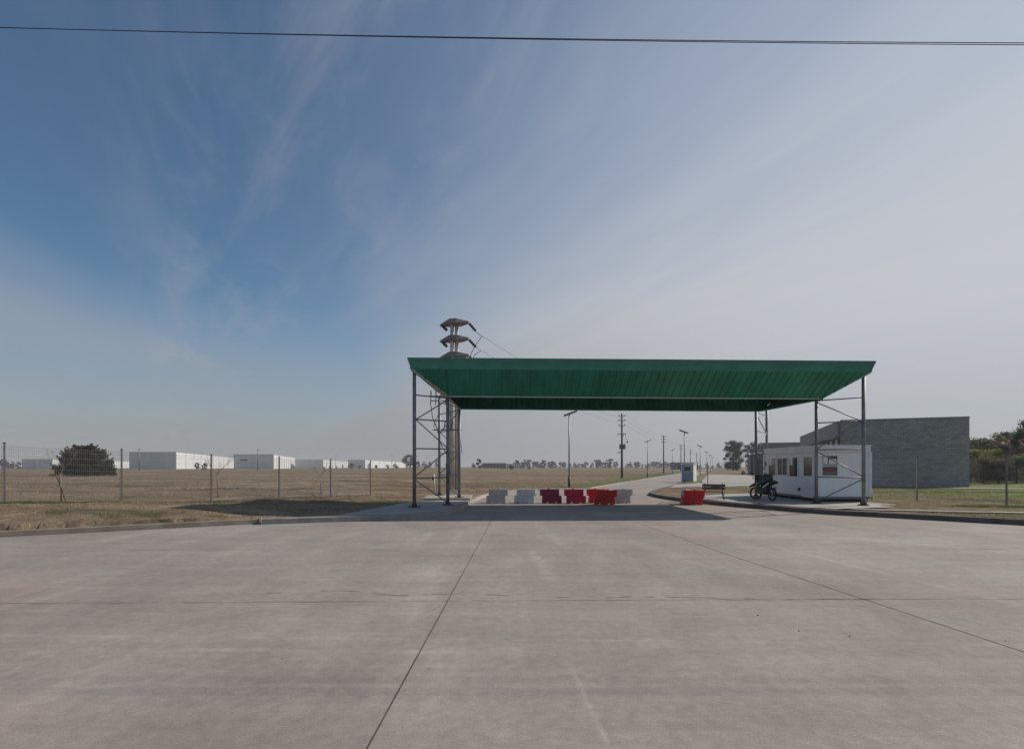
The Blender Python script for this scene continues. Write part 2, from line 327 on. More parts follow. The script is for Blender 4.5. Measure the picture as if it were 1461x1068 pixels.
M['galvpost'] = mat('galvanised post', (0.19, 0.195, 0.20), 0.5, 0.15, 4, 0, 40, 0.5)
M['wire'] = mat('fence wire', (0.30, 0.305, 0.31), 0.5, 0.1, 4, 0, 40, 0.5)
M['cable'] = mat('cable', (0.03, 0.03, 0.035), 0.6, 0.2, 2)
M['white'] = mat('white panel', (0.88, 0.88, 0.88), 0.5, 0.05, 1.6, 0, 40, 0, (3, 3, 0.5))
M['whitetrim'] = mat('white trim', (0.82, 0.82, 0.81), 0.5, 0.08, 2)
M['black'] = mat('black plastic', (0.02, 0.02, 0.022), 0.5, 0.3, 5)
M['rubber'] = mat('rubber', (0.016, 0.016, 0.017), 0.85, 0.3, 12)
M['chrome'] = mat('bare metal', (0.45, 0.45, 0.46), 0.35, 0.1, 6, 0, 40, 0.9)
M['tarp'] = mat('dark green box', (0.018, 0.05, 0.042), 0.6, 0.2, 6)
M['wood'] = mat('weathered wood', (0.16, 0.125, 0.095), 0.85, 0.3, 4, 0.4, 30, 0, (1, 6, 6))
M['postwood'] = mat('ochre post', (0.33, 0.19, 0.08), 0.8, 0.2, 4)
M['bark'] = mat('bark', (0.13, 0.105, 0.085), 0.9, 0.3, 4, 0.5, 20)
M['palebark'] = mat('pale bark', (0.26, 0.23, 0.20), 0.9, 0.3, 2, 0.4, 10)
M['twig'] = mat('dry twig', (0.20, 0.17, 0.14), 0.9, 0.3, 8)
M['block'] = block_mat('grey block', (0.40, 0.388, 0.378), (0.285, 0.277, 0.27), (0.23, 0.224, 0.218), 0.4, 0.2, 0.016)
M['fascia'] = mat('grey fascia', (0.25, 0.245, 0.245), 0.7, 0.12, 0.8)
M['darkclad'] = mat('dark cladding', (0.10, 0.105, 0.12), 0.6, 0.15, 0.6, 0, 1, 0, (4, 4, 0.3))
M['brick'] = block_mat('red brick', (0.33, 0.15, 0.10), (0.40, 0.21, 0.15), (0.36, 0.30, 0.26), 0.25, 0.08)
M['whwhite'] = mat('warehouse white', (0.66, 0.68, 0.70), 0.6, 0.05, 0.15, 0, 1, 0, (6, 6, 0.3))
M['whgrey'] = mat('warehouse grey', (0.68, 0.69, 0.67), 0.6, 0.06, 0.15, 0, 1, 0, (6, 6, 0.3))
M['concpole'] = mat('pole concrete', (0.56, 0.53, 0.49), 0.85, 0.18, 1.2, 0.2, 20)
M['hat'] = mat('crossarm concrete', (0.25, 0.225, 0.20), 0.85, 0.2, 1.2, 0.2, 20)
M['insul'] = mat('dark insulator', (0.03, 0.032, 0.04), 0.35, 0.2, 8)
M['lamp'] = mat('lamp pole', (0.30, 0.31, 0.33), 0.5, 0.12, 2, 0, 40, 0.4)
M['panel'] = mat('lamp head', (0.05, 0.055, 0.065), 0.35, 0.2, 3)
M['timberpole'] = mat('utility pole', (0.17, 0.15, 0.135), 0.9, 0.25, 1.5)
M['trafo'] = mat('transformer grey', (0.16, 0.165, 0.175), 0.5, 0.1, 3)
M['cabin'] = mat('cabin shade blue', (0.26, 0.31, 0.38), 0.5, 0.2, 2.0)  # bluish shade put into the wall colour of a white cabin
M['red_sign'] = mat('red print', (0.42, 0.045, 0.045), 0.5, 0.1, 5)
M['grey_print'] = mat('grey print', (0.17, 0.17, 0.175), 0.5, 0.3, 8)
M['pipewhite'] = mat('white pipe', (0.75, 0.74, 0.70), 0.5, 0.1, 4)
def glass_mat():
    m, t, p = newmat('dark glass'); p.inputs['Base Color'].default_value = (0.035, 0.032, 0.03, 1); p.inputs['Roughness'].default_value = 0.06
    p.inputs['Specular IOR Level'].default_value = 0.7; return m
M['glass'] = glass_mat()
M['reedleaf'] = leaf_mat('reed', (0.16, 0.19, 0.06), (0.34, 0.33, 0.13), 0.45)
M['brownleaf'] = leaf_mat('dry brush', (0.11, 0.085, 0.06), (0.26, 0.20, 0.14), 0.4)
M['euc'] = leaf_mat('eucalyptus leaf', (0.030, 0.042, 0.028), (0.085, 0.10, 0.065))
M['conifer'] = leaf_mat('conifer leaf', (0.026, 0.028, 0.016), (0.092, 0.082, 0.046), 0.2)
M['green_leaf'] = leaf_mat('green leaf', (0.075, 0.095, 0.055), (0.20, 0.23, 0.125), 0.5)
M['far_leaf'] = leaf_mat('far leaf', (0.035, 0.045, 0.036), (0.075, 0.085, 0.065))
M['grass_dry'] = leaf_mat('dry blades', (0.30, 0.225, 0.155), (0.56, 0.45, 0.33), 0.45)
M['grass_green'] = leaf_mat('green blades', (0.070, 0.115, 0.025), (0.18, 0.22, 0.065), 0.4)

# ---------------------------------------------------------------- ground plan
def road_left(d): return 6.46 + 0.39 * (d - 43.2)
def road_right(d): return 12.35 + 0.39 * (d - 43.2)
KL1 = [(-60, -17), (-22, 7.5), (-12.7, 13.3), (-7.75, 16.45)]
KL2 = [(-7.6, 16.25), (-5.6, 17.0), (-3.6, 17.65), (-2.75, 18.4), (-2.25, 19.6), (-2.0, 21.2), (-1.95, 24.8)]
KL3 = [(-1.95, 25.0), (-1.65, 30), (-0.7, 36), (1.5, 39.9), (6.46, 43.2), (road_left(60), 60), (road_left(90), 90), (road_left(150), 150), (road_left(300), 300)]
KR = [(60, -29), (20, 11.5), (15.3, 16.0), (12.8, 18.5), (11.7, 19.5), (10.9, 20.8), (10.45, 21.9), (9.75, 23.2), (9.15, 24.9), (8.6, 26.6), (8.3, 28.6), (8.2, 31.0), (8.4, 33.1), (9.1, 35.2), (11.0, 40.0), (13.9, 47.2), (road_right(60), 60), (road_right(90), 90), (road_right(150), 150), (road_right(300), 300)]
ROAD = KL1 + KL2 + KL3 + [(road_left(620), 620), (road_right(620), 620)] + KR[::-1]
def inside(x, y, poly):
    r = np.zeros(x.shape, bool); n = len(poly)
    for i in range(n):
        x1, y1 = poly[i]; x2, y2 = poly[(i + 1) % n]
        c = ((y1 > y) != (y2 > y))
        if y1 != y2: r ^= c & (x < (x2 - x1) * (y - y1) / (y2 - y1) + x1)
    return r
def sst(a, b, x): t = np.clip((x - a) / (b - a), 0, 1); return t * t * (3 - 2 * t)
def hz(x, y):
    x = np.asarray(x, float); y = np.asarray(y, float)
    z = 0.13 + 0.032 * np.clip(-x - 6.5, 0, 10) + 0.15 * sst(-7.6, -10, x) * sst(13.5, 16.5, y + (x + 12.7) * -0.6) * sst(21, 18, y)
    z = z + 0.03 * np.clip(x - 13.5, 0, 5.5) * sst(36, 29, y) - 0.03 * sst(30, 36, y) * sst(8, 14, x)
    dr = np.abs(x - (9.4 + 0.39 * (y - 43.2))) * 0.93
    z = z + (-0.04 - z) * sst(9, 3.4, dr) * sst(42, 48, y)
    und = 0.02 * np.sin(x * 0.9 + 1.3 * np.sin(y * 0.31)) * np.sin(y * 0.7 + 0.4) + 0.015 * np.sin(x * 2.3 + y * 1.1)
    return z + und * sst(4.5, 9, dr) * sst(0, 3, np.abs(x - 4) - 9)
def hz1(x, y): return float(hz(np.array([x]), np.array([y]))[0])

def geo(a, b, n, s0):      # growing steps
    r = np.geomspace(1, 1 + (abs(b - a) / s0) * 0.02, n); k = (r - 1) / (r[-1] - 1); return a + (b - a) * np.power(np.linspace(0, 1, n), 3.2)
gx = np.unique(np.concatenate([geo(-22, -1500, 34, 0.3), np.arange(-22, 22.01, 0.16), geo(22, 1500, 34, 0.3)]))
gy = np.unique(np.concatenate([np.arange(4, 34, 0.16), np.arange(34, 62, 0.4), geo(62, 2600, 40, 0.5)]))
GX, GY = np.meshgrid(gx, gy); GZ = hz(GX, GY); _low = inside(GX, GY, ROAD)
for _k in range(8): _low |= inside(GX + 0.17 * math.cos(_k * math.pi / 4), GY + 0.17 * math.sin(_k * math.pi / 4), ROAD)
GZ[_low] = -0.12
nx, ny = len(gx), len(gy)
idx = np.arange(nx * ny).reshape(ny, nx)
q = np.stack([idx[:-1, :-1], idx[:-1, 1:], idx[1:, 1:], idx[1:, :-1]], -1).reshape(-1, 4)
tag(mesh_np('ground', np.stack([GX, GY, GZ], -1).reshape(-1, 3), q, M['ground'], None, True), 'dry brown field and grass verges reaching to the horizon', 'ground', None, 'structure')

def sheet(name, poly, z, m, label, cat):
    b = MB(); b.add([(x, y, z) for x, y in poly], [tuple(range(len(poly)))]); o = b.build(name, m)
    import bmesh
    bm = bmesh.new(); bm.from_mesh(o.data); bmesh.ops.recalc_face_normals(bm, faces=bm.faces)
    for f in bm.faces:
        if f.normal.z < 0: f.normal_flip()
    bmesh.ops.triangulate(bm, faces=bm.faces); bm.to_mesh(o.data); bm.free()
    return tag(o, label, cat, None, 'structure')
sheet('road', ROAD, 0.0, M['road'], 'broad concrete apron and road running through the gate', 'road')

def sweep(name, pts, wd, z0, z1, side, m, label, tilt=0.03, zf=None, bev=0.015):
    b = MB(); n = len(pts); vs = []
    P = [Vector((x, y)) for x, y in pts]
    for i, p in enumerate(P):
        t = (P[min(i + 1, n - 1)] - P[max(i - 1, 0)]).normalized(); nn = Vector((-t.y, t.x)) * side
        top = z1 if zf is None else zf(p.x, p.y)
        a = p; c = p + nn * tilt; d = p + nn * wd
        vs += [(a.x, a.y, z0), (c.x, c.y, top), (d.x, d.y, top), (d.x, d.y, z0)]
    fs = []
    for i in range(n - 1):
        for k in range(4):
            k2 = (k + 1) % 4; fs.append((i * 4 + k, i * 4 + k2, (i + 1) * 4 + k2, (i + 1) * 4 + k))
    fs += [(0, 1, 2, 3), tuple((n - 1) * 4 + k for k in (3, 2, 1, 0))]
    b.add(vs, fs); return tag(b.build(name, m, None, bev), label, 'kerb', None, 'structure')
def fine(pts, step=0.6):
    out = []
    for (x0, y0), (x1, y1) in zip(pts, pts[1:]):
        k = max(1, int(math.hypot(x1 - x0, y1 - y0) / step)); k = min(k, 60)
        out += [(x0 + (x1 - x0) * i / k, y0 + (y1 - y0) * i / k) for i in range(k)]
    return out + [pts[-1]]
def smoothpts(pts, it=2):
    for _ in range(it):
        o = [pts[0]]
        for a, b in zip(pts, pts[1:]): o += [(a[0] * .75 + b[0] * .25, a[1] * .75 + b[1] * .25), (a[0] * .25 + b[0] * .75, a[1] * .25 + b[1] * .75)]
        pts = o + [pts[-1]]
    return pts
sweep('kerb', KL1, 0.32, -0.1, 0.145, 1, M['oldkerb'], 'low weathered kerb along the dry left verge')
sweep('kerb', KL2, 0.30, -0.1, 0.165, 1, M['kerb'], 'newer pale kerb curving round the left gate tower', 0.02)
sweep('kerb', KL3, 0.36, -0.1, 0.12, 1, M['pad'], 'pale kerb on the left edge of the inner road', 0.02, lambda x, y: 0.12 if y < 38 else 0.07)
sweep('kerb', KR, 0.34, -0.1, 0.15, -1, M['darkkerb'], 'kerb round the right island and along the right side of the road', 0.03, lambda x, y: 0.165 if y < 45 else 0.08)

def strip(name, pts, wd, z, m, label, cat='joint', jit=0.0):
    b = MB(); P = [Vector((x + random.uniform(-jit, jit), y + random.uniform(-jit, jit))) for x, y in fine(pts, 0.16 if jit else 3)]; vs = []
    for i, p in enumerate(P):
        t = (P[min(i + 1, len(P) - 1)] - P[max(i - 1, 0)]).normalized(); nn = Vector((-t.y, t.x)) * wd / 2 * (random.uniform(0.5, 1.3) if jit else 1)
        vs += [(*(p - nn), z), (*(p + nn), z)]
    b.add(vs, [(2 * i, 2 * i + 2, 2 * i + 3, 2 * i + 1) for i in range(len(P) - 1) if not (jit and random.random() < (0.35 if cat == 'crack' else 0.12))]); o = b.build(name, m)
    return tag(o, label, cat, None, 'structure')
strip('road_joint', [(-1.0, -2), (-0.90, 3.3), (-0.69, 15.8), (-0.62, 24)], 0.0105, 0.004, M['joint'], 'long dark joint running up the apron left of centre')
strip('road_joint', [(5.1, 0), (4.84, 5.06), (4.64, 7.2), (4.28, 10.9), (4.03, 14.8), (3.9, 17)], 0.012, 0.004, M['joint'], 'long dark joint running up the right half of the apron')
strip('road_joint', [(-14, 6.75), (-6.5, 6.86), (0, 7.0), (2.0, 7.05), (13, 7.15)], 0.011, 0.005, M['crack'], 'cross joint spanning the apron in the foreground', 'joint', 0.012)
strip('road_joint', [(-9, 11.25), (0, 11.3), (12, 11.4)], 0.012, 0.005, M['crack'], 'fainter cross joint further up the apron', 'joint', 0.01)
strip('road_crack', [(-3.4, 7.42), (-2.3, 7.58), (-1.6, 7.3), (-0.7, 7.38), (0.45, 7.15), (1.6, 7.22), (3.4, 7.08), (5.0, 7.1)], 0.015, 0.006, M['crack'], 'wandering crack across the slab just behind the cross joint', 'crack', 0.03)
# loose grit on the slab
gb = MB()
for _ in range(40):
    d = 4.6 + 12 * random.random() ** 1.3; x = random.uniform(-1, 1) * d * 0.95; r = random.uniform(0.006, 0.016)
    gb.add([(x + r * math.cos(a), d + r * math.sin(a) * 0.8, 0.001) for a in (0.3, 2.2, 4.4)] + [(x, d, r * 0.9)], [(0, 1, 3), (1, 2, 3), (2, 0, 3)])
tag(gb.build('grit', M['grit']), 'dark crumbs of grit scattered over the concrete', 'grit', None, 'stuff')

# pads, drive, parking, path
sheet('pad', [(-5.75, 17.25), (-3.55, 17.95), (-2.75, 18.9), (-2.3, 20.2), (-2.18, 24.8), (-3.0, 25.2), (-4.7, 23.6), (-5.2, 20.5)], 0.172, M['pad'], 'concrete pad under the front left tower', 'pad')
b = MB(); b.box((-3.3, 27.8, 0.10), (2.4, 3.2, 0.22), R(2)); tag(b.build('pad', M['pad'], None, 0.02), 'concrete footing slab under the rear left tower', 'pad', None, 'structure')
sheet('pad', [(9.0, 26.3), (9.45, 24.9), (10.0, 23.3), (10.7, 22.0), (11.2, 20.9), (12.0, 19.9), (13.2, 20.3), (15.2, 20.9), (17.1, 22.2), (17.3, 31.5), (12.5, 31.0), (9.6, 28.6)], 0.185, M['pad'], 'concrete pad under the guard hut and right tower', 'pad')
sheet('drive', [(12.2, 41.5), (16.2, 43.5), (24, 46.8), (34, 50.2), (34, 60), (29, 60), (47, 108), (41, 112), (21.2, 60), (19.6, 55), (16.4, 50.5), (14.7, 48.3)], 0.135, M['pad'], 'pale concrete drive and parking area right of the inner road', 'drive')
pth = [(12.6, 20.15), (14.4, 19.0), (17, 16.9), (21, 13.2), (30, 4.5)]
b = MB(); vs = []
for x, y in fine(pth, 0.8):
    z = hz1(x, y) + 0.035; vs += [(x, y, z), (x + 0.32, y + 0.34, z)]
b.add(vs, [(2 * i, 2 * i + 1, 2 * i + 3, 2 * i + 2) for i in range(len(vs) // 2 - 1)]); tag(b.build('path', M['pad']), 'narrow pale concrete strip in the right verge', 'path', None, 'structure')

# ---------------------------------------------------------------- gate canopy
LF = [(-3.81, 20.92), (-2.64, 22.05)]; RF = [(14.2, 21.66), (13.0, 22.9)]
LR = [(-3.9, 28.8), (-2.63, 26.7)]; RR = [(14.06, 29.6), (12.7, 27.9)]
g0 = Vector((5.2, 24.5, 0.0))
gate = thing('gate_canopy', 'wide green steel gate canopy on four lattice towers spanning the road', 'canopy', g0)
def loc(p): return (p[0] - g0.x, p[1] - g0.y, p[2])
TOP = 5.95; SOF = 4.63
tf = [(-4.02, 20.62), (14.46, 21.3), (14.3, 28.2), (-3.85, 27.4)]      # top outline
fb = [(-3.93, 20.74), (14.37, 21.42), (14.22, 28.1), (-3.78, 27.3)]     # foot of the fascia
sb = [(-2.60, 21.98), (13.12, 22.75), (12.72, 27.55), (-2.55, 26.6)]     # outline of the flat soffit
FZ = 5.56
def ring(name, a, za, b_, zb, m, th, sub=1, edges=(0, 1, 2, 3)):
    mb = MB()
    for i in edges:
        j = (i + 1) % 4
        o = [Vector((*a[i], za)), Vector((*a[j], za)), Vector((*b_[j], zb)), Vector((*b_[i], zb))]
        c = Vector((5.2, 24.5, 5.2)); nrm = (o[1] - o[0]).cross(o[3] - o[0]).normalized()
        if nrm.dot(o[0] - c) < 0: nrm = -nrm
        mb.loft([loc(p) for p in o], [loc(p - nrm * th) for p in o])
    return mb.build(name, m, gate)
ring('fascia', tf, TOP, fb, FZ, M['green'], 0.012)
# stepped lip on the fascia
mb = MB()
for (za, zb, e) in ((TOP - 0.005, TOP - 0.06, 0.014), (FZ + 0.22, FZ + 0.18, 0.012), (FZ + 0.03, FZ - 0.03, 0.014)):
    for i in range(4):
        j = (i + 1) % 4; k = (TOP - (za + zb) / 2) / (TOP - FZ)
        A = Vector((tf[i][0] + (fb[i][0] - tf[i][0]) * k, tf[i][1] + (fb[i][1] - tf[i][1]) * k)); B = Vector((tf[j][0] + (fb[j][0] - tf[j][0]) * k, tf[j][1] + (fb[j][1] - tf[j][1]) * k))
        t = (B - A).normalized(); nn = Vector((t.y, -t.x))
        A2 = A - t * e * 0.98; B2 = B + t * e * 0.98
        lo = [(*(A2 + nn * e), zb), (*(B2 + nn * e), zb), (*(B2 - nn * 0.006), zb), (*(A2 - nn * 0.006), zb)]; hi = [(x, y, za) for x, y, _ in lo]
        mb.loft([loc(p) for p in lo], [loc(p) for p in hi])
mb.build('fascia_moulding', M['green'], gate)
def ribbed(name, a, za, b_, zb, i, m, pitch=0.28, depth=0.04, inset=0.0):
    """corrugated sheet between edge i of outline a (height za) and edge i of outline b_ (height zb)"""
    j = (i + 1) % 4
    A0, A1, B0, B1 = Vector((*a[i], za)), Vector((*a[j], za)), Vector((*b_[i], zb)), Vector((*b_[j], zb))
    n = int((A1 - A0).length / pitch); u = (A1 - A0).normalized(); dn = ((B0 + B1) / 2 - (A0 + A1) / 2); dn = (dn - u * dn.dot(u)).normalized()
    nr = u.cross(dn).normalized(); 
    if nr.z > 0: nr = -nr
    Ltot = (A1 - A0).length; H = (B0 - A0).dot(dn); b0 = (B0 - A0).dot(u); b1 = (B1 - A0).dot(u)
    mb = MB(); prev = None
    xs = []
    for k in range(n + 1):
        x = k * Ltot / n
        xs += [(x, 0), (x + pitch * 0.70, 0), (x + pitch * 0.76, depth), (x + pitch * 0.94, depth)]
    xs = sorted([(x, h) for x, h in xs if x <= Ltot] + [(b0, 0), (b1, 0), (Ltot, 0)])
    col = []
    for x, h in xs:
        x = min(max(x, 0), Ltot)
        if x < b0: q_ = A0.lerp(B0, x / max(b0, 1e-6))
        elif x > b1: q_ = B1.lerp(A1, (x - b1) / max(Ltot - b1, 1e-6))
        else: q_ = B0.lerp(B1, (x - b0) / max(b1 - b0, 1e-6))
        p = A0 + u * x
        h *= min(1.0, max(0.0, (q_ - p).length - 0.1) / 0.5)
        col.append((p + nr * h, q_ + nr * h))
    vs = []
    for p, q_ in col: vs += [loc(p), loc(q_)]
    mb.add(vs, [(2 * k, 2 * k + 2, 2 * k + 3, 2 * k + 1) for k in range(len(col) - 1)])
    return mb.build(name, m, gate)
for i in (0, 1, 2): ribbed('sloping_soffit', fb, FZ - 0.02, sb, SOF, i, M['green_in'])
ribbed('sloping_soffit', fb, FZ - 0.02, sb, SOF, 3, M['galv'], 0.28, 0.004)
mb = MB(); mb.loft([loc((x, y, TOP - 0.12)) for x, y in tf], [loc((x, y, TOP - 0.09)) for x, y in tf]); mb.build('roof_sheet', M['galvpost'], gate)
def edge_bar(name, p, q_, r, m, seg=4): mb = MB(); mb.tube([loc(p), loc(q_)], r, seg, True, False); return mb.build(name, m, gate)
edge_bar('edge_trim', (sb[0][0] + 0.05, sb[0][1] - 0.05, SOF - 0.01), (sb[1][0] - 0.05, sb[1][1] - 0.05, SOF - 0.01), 0.035, M['trim'])
edge_bar('edge_trim', (sb[3][0], sb[3][1] + 0.02, SOF - 0.005), (sb[2][0], sb[2][1] + 0.02, SOF - 0.02), 0.05, M['green_in'])
edge_bar('edge_trim', (sb[1][0] + 0.04, sb[1][1], SOF - 0.012), (sb[2][0] + 0.04, sb[2][1], SOF - 0.012), 0.05, M['green_in'])
edge_bar('edge_trim', (sb[0][0] - 0.04, sb[0][1], SOF - 0.012), (sb[3][0] - 0.04, sb[3][1], SOF - 0.012), 0.05, M['galv'])
edge_bar('hip_trim', (fb[0][0] + 0.05, fb[0][1] + 0.02, FZ - 0.05), (sb[0][0], sb[0][1], SOF - 0.01), 0.065, M['galv'])
edge_bar('hip_trim', (fb[1][0] - 0.03, fb[1][1] + 0.02, FZ - 0.05), (sb[1][0], sb[1][1], SOF - 0.01), 0.03, M['trim'])
for k in (2, 3): edge_bar('hip_trim', (*tf[k], TOP - 0.05), (*sb[k], SOF), 0.07, M['green_in'])
LEV = [1.3, 2.46, 3.6, 4.55]
for (o, i), pz, rear in ((LF, 0.172, 0), (RF, 0.185, 0), (LR, 0.21, 1), (RR, 0.185, 1)):
    for p, top in ((o, 5.45), (i, 4.75 if not rear else 4.7)):
        mb = MB(); mb.tube([loc((*p, pz)), loc((*p, top))], 0.07, 12); c = mb.build('column', M['steel'], gate)
        mb = MB(); mb.box(loc((*p, pz + 0.012)), (0.36, 0.36, 0.024), R(45)); mb.box(loc((*p, pz + 0.07)), (0.012, 0.24, 0.10), R(45)); mb.box(loc((*p, pz + 0.07)), (0.24, 0.012, 0.10), R(45))
        for a in range(4):
            x = p[0] + 0.19 * math.cos(a * math.pi / 2); y = p[1] + 0.19 * math.sin(a * math.pi / 2); mb.tube([loc((x, y, pz + 0.02)), loc((x, y, pz + 0.07))], 0.014, 6)
        mb.build('base_plate', M['rust'], c)
    def brace(za, zb):
        A = Vector((*o, za)); B = Vector((*i, zb)); mb = MB(); mb.tube([loc(A), loc(B)], 0.024 if abs(za - zb) > 0.1 else 0.026, 6); mb.build('brace', M['steel'], gate)
    for z in LEV: brace(z, z + 0.015)
    for a, c in ((3.56, 4.5), (3.64, 2.5), (1.34, 2.42), (1.26, 0.27)): brace(a, c)
    if rear: brace(5.2, 4.7)

# ---------------------------------------------------------------- water-filled barriers
def barrier(name, m, label, x, y, rz, flip=1):
    t = thing(name, label, 'barrier', (x, y, 0), rz, 'plastic barriers across the road')
    def sec(x0, x1, z0, h0, z1, h1): return [(x0, -h0, z0), (x0, h0, z0), (x0, h1, z1), (x0, -h1, z1)], [(x1, -h0, z0), (x1, h0, z0), (x1, h1, z1), (x1, -h1, z1)]
    f = flip; mb = MB()
    sh = 0.055 * f
    mb.loft(*sec(-0.46 + sh, 0.46 + sh, 0.055, 0.20, 0.36, 0.125))
    mb.loft(*sec(-0.46 - sh, 0.46 - sh, 0.3605, 0.122, 0.64, 0.085))
    for xa, xb in ((-0.46, -0.27), (-0.15, 0.15), (0.27, 0.46)): mb.loft(*sec(xa + sh, xb + sh, 0.0, 0.203, 0.0545, 0.2003))
    for k in range(5):
        xc = -0.34 + 0.17 * k
        for s in (-1, 1):
            mb.loft([(xc - 0.03 + sh, s * 0.185, 0.10), (xc + 0.03 + sh, s * 0.185, 0.10), (xc + 0.03 + sh, s * 0.212, 0.10), (xc - 0.03 + sh, s * 0.212, 0.10)],
                    [(xc - 0.025 + sh, s * 0.12, 0.345), (xc + 0.025 + sh, s * 0.12, 0.345), (xc + 0.025 + sh, s * 0.143, 0.345), (xc - 0.025 + sh, s * 0.143, 0.345)])
            mb.loft([(xc - 0.025 - sh, s * 0.10, 0.385), (xc + 0.025 - sh, s * 0.10, 0.385), (xc + 0.025 - sh, s * 0.136, 0.385), (xc - 0.025 - sh, s * 0.136, 0.385)],
                    [(xc - 0.02 - sh, s * 0.075, 0.60), (xc + 0.02 - sh, s * 0.075, 0.60), (xc + 0.02 - sh, s * 0.106, 0.60), (xc - 0.02 - sh, s * 0.106, 0.60)])
    mb.build('body', m, t, 0.012)
    mb = MB(); mb.box((-sh, 0, 0.652), (0.97, 0.20, 0.022)); mb.build('top_lip', m, t, 0.006)
    mb = MB(); mb.tube([(-0.1 * f, 0, 0.66), (-0.1 * f, 0, 0.70)], 0.05, 10); mb.build('filler_cap', m, t)
    return t
P_ = {k: plastic_mat(k + ' plastic', c) for k, c in dict(grey=(0.62, 0.59, 0.55), bluewhite=(0.70, 0.70, 0.71), plum=(0.34, 0.035, 0.095), crimson=(0.56, 0.028, 0.07), red=(0.72, 0.034, 0.028), darkred=(0.64, 0.032, 0.022), palegrey=(0.64, 0.61, 0.57), lilac=(0.60, 0.58, 0.60), scarlet=(0.72, 0.028, 0.03)).items()}
for nm, px_, py_, key, rz, fl, lab in (
    ('road_barrier', 709, 717.6, 'grey', 2, -1, 'dull grey plastic barrier nearest the left tower, ribbed sides'),
    ('road_barrier', 749.5, 717.8, 'bluewhite', -14, -1, 'bluish white plastic barrier second from the left tower'),
    ('road_barrier', 786, 717.6, 'plum', 5, 1, 'faded plum red plastic barrier beside the bluish white one'),
    ('road_barrier', 821, 718.0, 'crimson', -2, 1, 'crimson plastic barrier standing alone between plum and dark red barriers'),
    ('road_barrier', 853, 717.2, 'red', 8, 1, 'red plastic barrier half hidden behind the dark red barrier'),
    ('road_barrier', 865, 719.6, 'darkred', -3, -1, 'dark red plastic barrier foremost of the row, left of the road gap'),
    ('road_barrier', 888, 717.4, 'palegrey', 0, -1, 'pale grey plastic barrier at the open right end of the row'),
    ('road_barrier', 981, 719.0, 'lilac', 58, 1, 'greyish white plastic barrier turned end on behind the scarlet one'),
    ('road_barrier', 990.5, 720.0, 'scarlet', -4, -1, 'bright scarlet plastic barrier by the right kerb in front of the bench')):
    p = gnd(px_, py_); barrier(nm, P_[key], lab, p.x, p.y + 0.2, R(rz), fl)

# ---------------------------------------------------------------- guard hut
hc = Vector((13.57, 24.0)); HR = R(2.5)
hut = thing('guard_hut', 'white prefabricated guard hut with windows and door beside the right tower', 'hut', (hc.x, hc.y, 0.185), -HR * 0.8)
HL, HW, HB, HT = 5.25, 2.42, 0.12, 2.50          # local: x across (0..HW), y along (0..HL)
for y in (0.3, HL / 2, HL - 0.3): mb = MB(); mb.box((HW / 2, y, 0.055), (HW - 0.3, 0.14, 0.11)); mb.build('skid', M['black'], hut)
mb = MB(); mb.box((HW / 2, HL / 2, (HB + HT - 0.28) / 2), (HW - 0.06, HL - 0.06, HT - 0.28 - HB)); wl = mb.build('wall', M['white'], hut)
mb = MB(); mb.box((HW / 2, HL / 2, HB + 0.055), (HW, HL, 0.10)); mb.build('base_rail', M['galvpost'], hut, 0.01)
mb = MB(); mb.box((HW / 2, HL / 2, HT - 0.14), (HW + 0.02, HL + 0.02, 0.279)); mb.box((HW / 2, HL / 2, HT - 0.30), (HW + 0.10, HL + 0.10, 0.035)); mb.box((HW / 2, HL / 2, HT + 0.015), (HW + 0.07, HL + 0.07, 0.03)); mb.build('roof_band', M['whitetrim'], hut, 0.01)
for x, y in ((0.02, 0.02), (HW - 0.02, 0.02), (0.02, HL - 0.02), (HW - 0.02, HL - 0.02)):
    mb = MB(); mb.box((x, y, (HB + HT - 0.32) / 2 + 0.06), (0.13, 0.13, HT - 0.32 - HB - 0.12)); mb.build('corner_post', M['whitetrim'], hut, 0.012)
for k in range(1, 4): mb = MB(); mb.box((HW * k / 4, 0.029, 0.6 if k == 1 else 1.2), (0.02, 0.006, 0.8 if k == 1 else 1.98)); mb.build('seam', M['white'], hut)
def yfrac(pxl):      # where the sight line through photo column pxl meets the long wall
    k = (pxl - CX) / F; s_ = math.tan(HR * 0.8); return (hc.x - k * hc.y) / (k - s_)
def window_long(pa, pb, z0, z1, split=0, blind=None):
    y0, y1 = sorted((yfrac(pa), yfrac(pb))); ym = (y0 + y1) / 2; wd = y1 - y0
    mb = MB(); e = 0.05
    for c, d in (((0.02, ym, z0 - e / 2), (0.06, wd + 2 * e, e)), ((0.02, ym, z1 + e / 2), (0.06, wd + 2 * e, e)), ((0.02, y0 - e / 2, (z0 + z1) / 2), (0.06, e, z1 - z0)), ((0.02, y1 + e / 2, (z0 + z1) / 2), (0.06, e, z1 - z0))): mb.box(c, d)
    if split: mb.box((0.018, ym, (z0 + z1) / 2), (0.05, 0.035, z1 - z0))
    wf = mb.build('window', M['whitetrim'], hut)
    mb = MB(); mb.box((0.026, ym, (z0 + z1) / 2), (0.012, wd, z1 - z0)); mb.build('pane', M['glass'], wf)
    if blind:
        mb = MB(); mb.box((0.018, y1 - wd * 0.18, z1 - blind / 2), (0.004, wd * 0.34, blind)); mb.build('paper_notice', M['whitetrim'], wf)
    return wf
window_long(1096.8, 1106.5, 1.13, 2.0, 0, 0.33)
window_long(1109.5, 1122.8, 1.16, 1.98, 1)
window_long(1126.2, 1137.5, 1.11, 2.0, 0, 0.36)
y0, y1 = sorted((yfrac(1143.5), yfrac(1160.5)))
mb = MB(); mb.box((0.02, (y0 + y1) / 2, 1.15), (0.05, y1 - y0, 1.98)); dr = mb.build('door', M['white'], hut, 0.008)
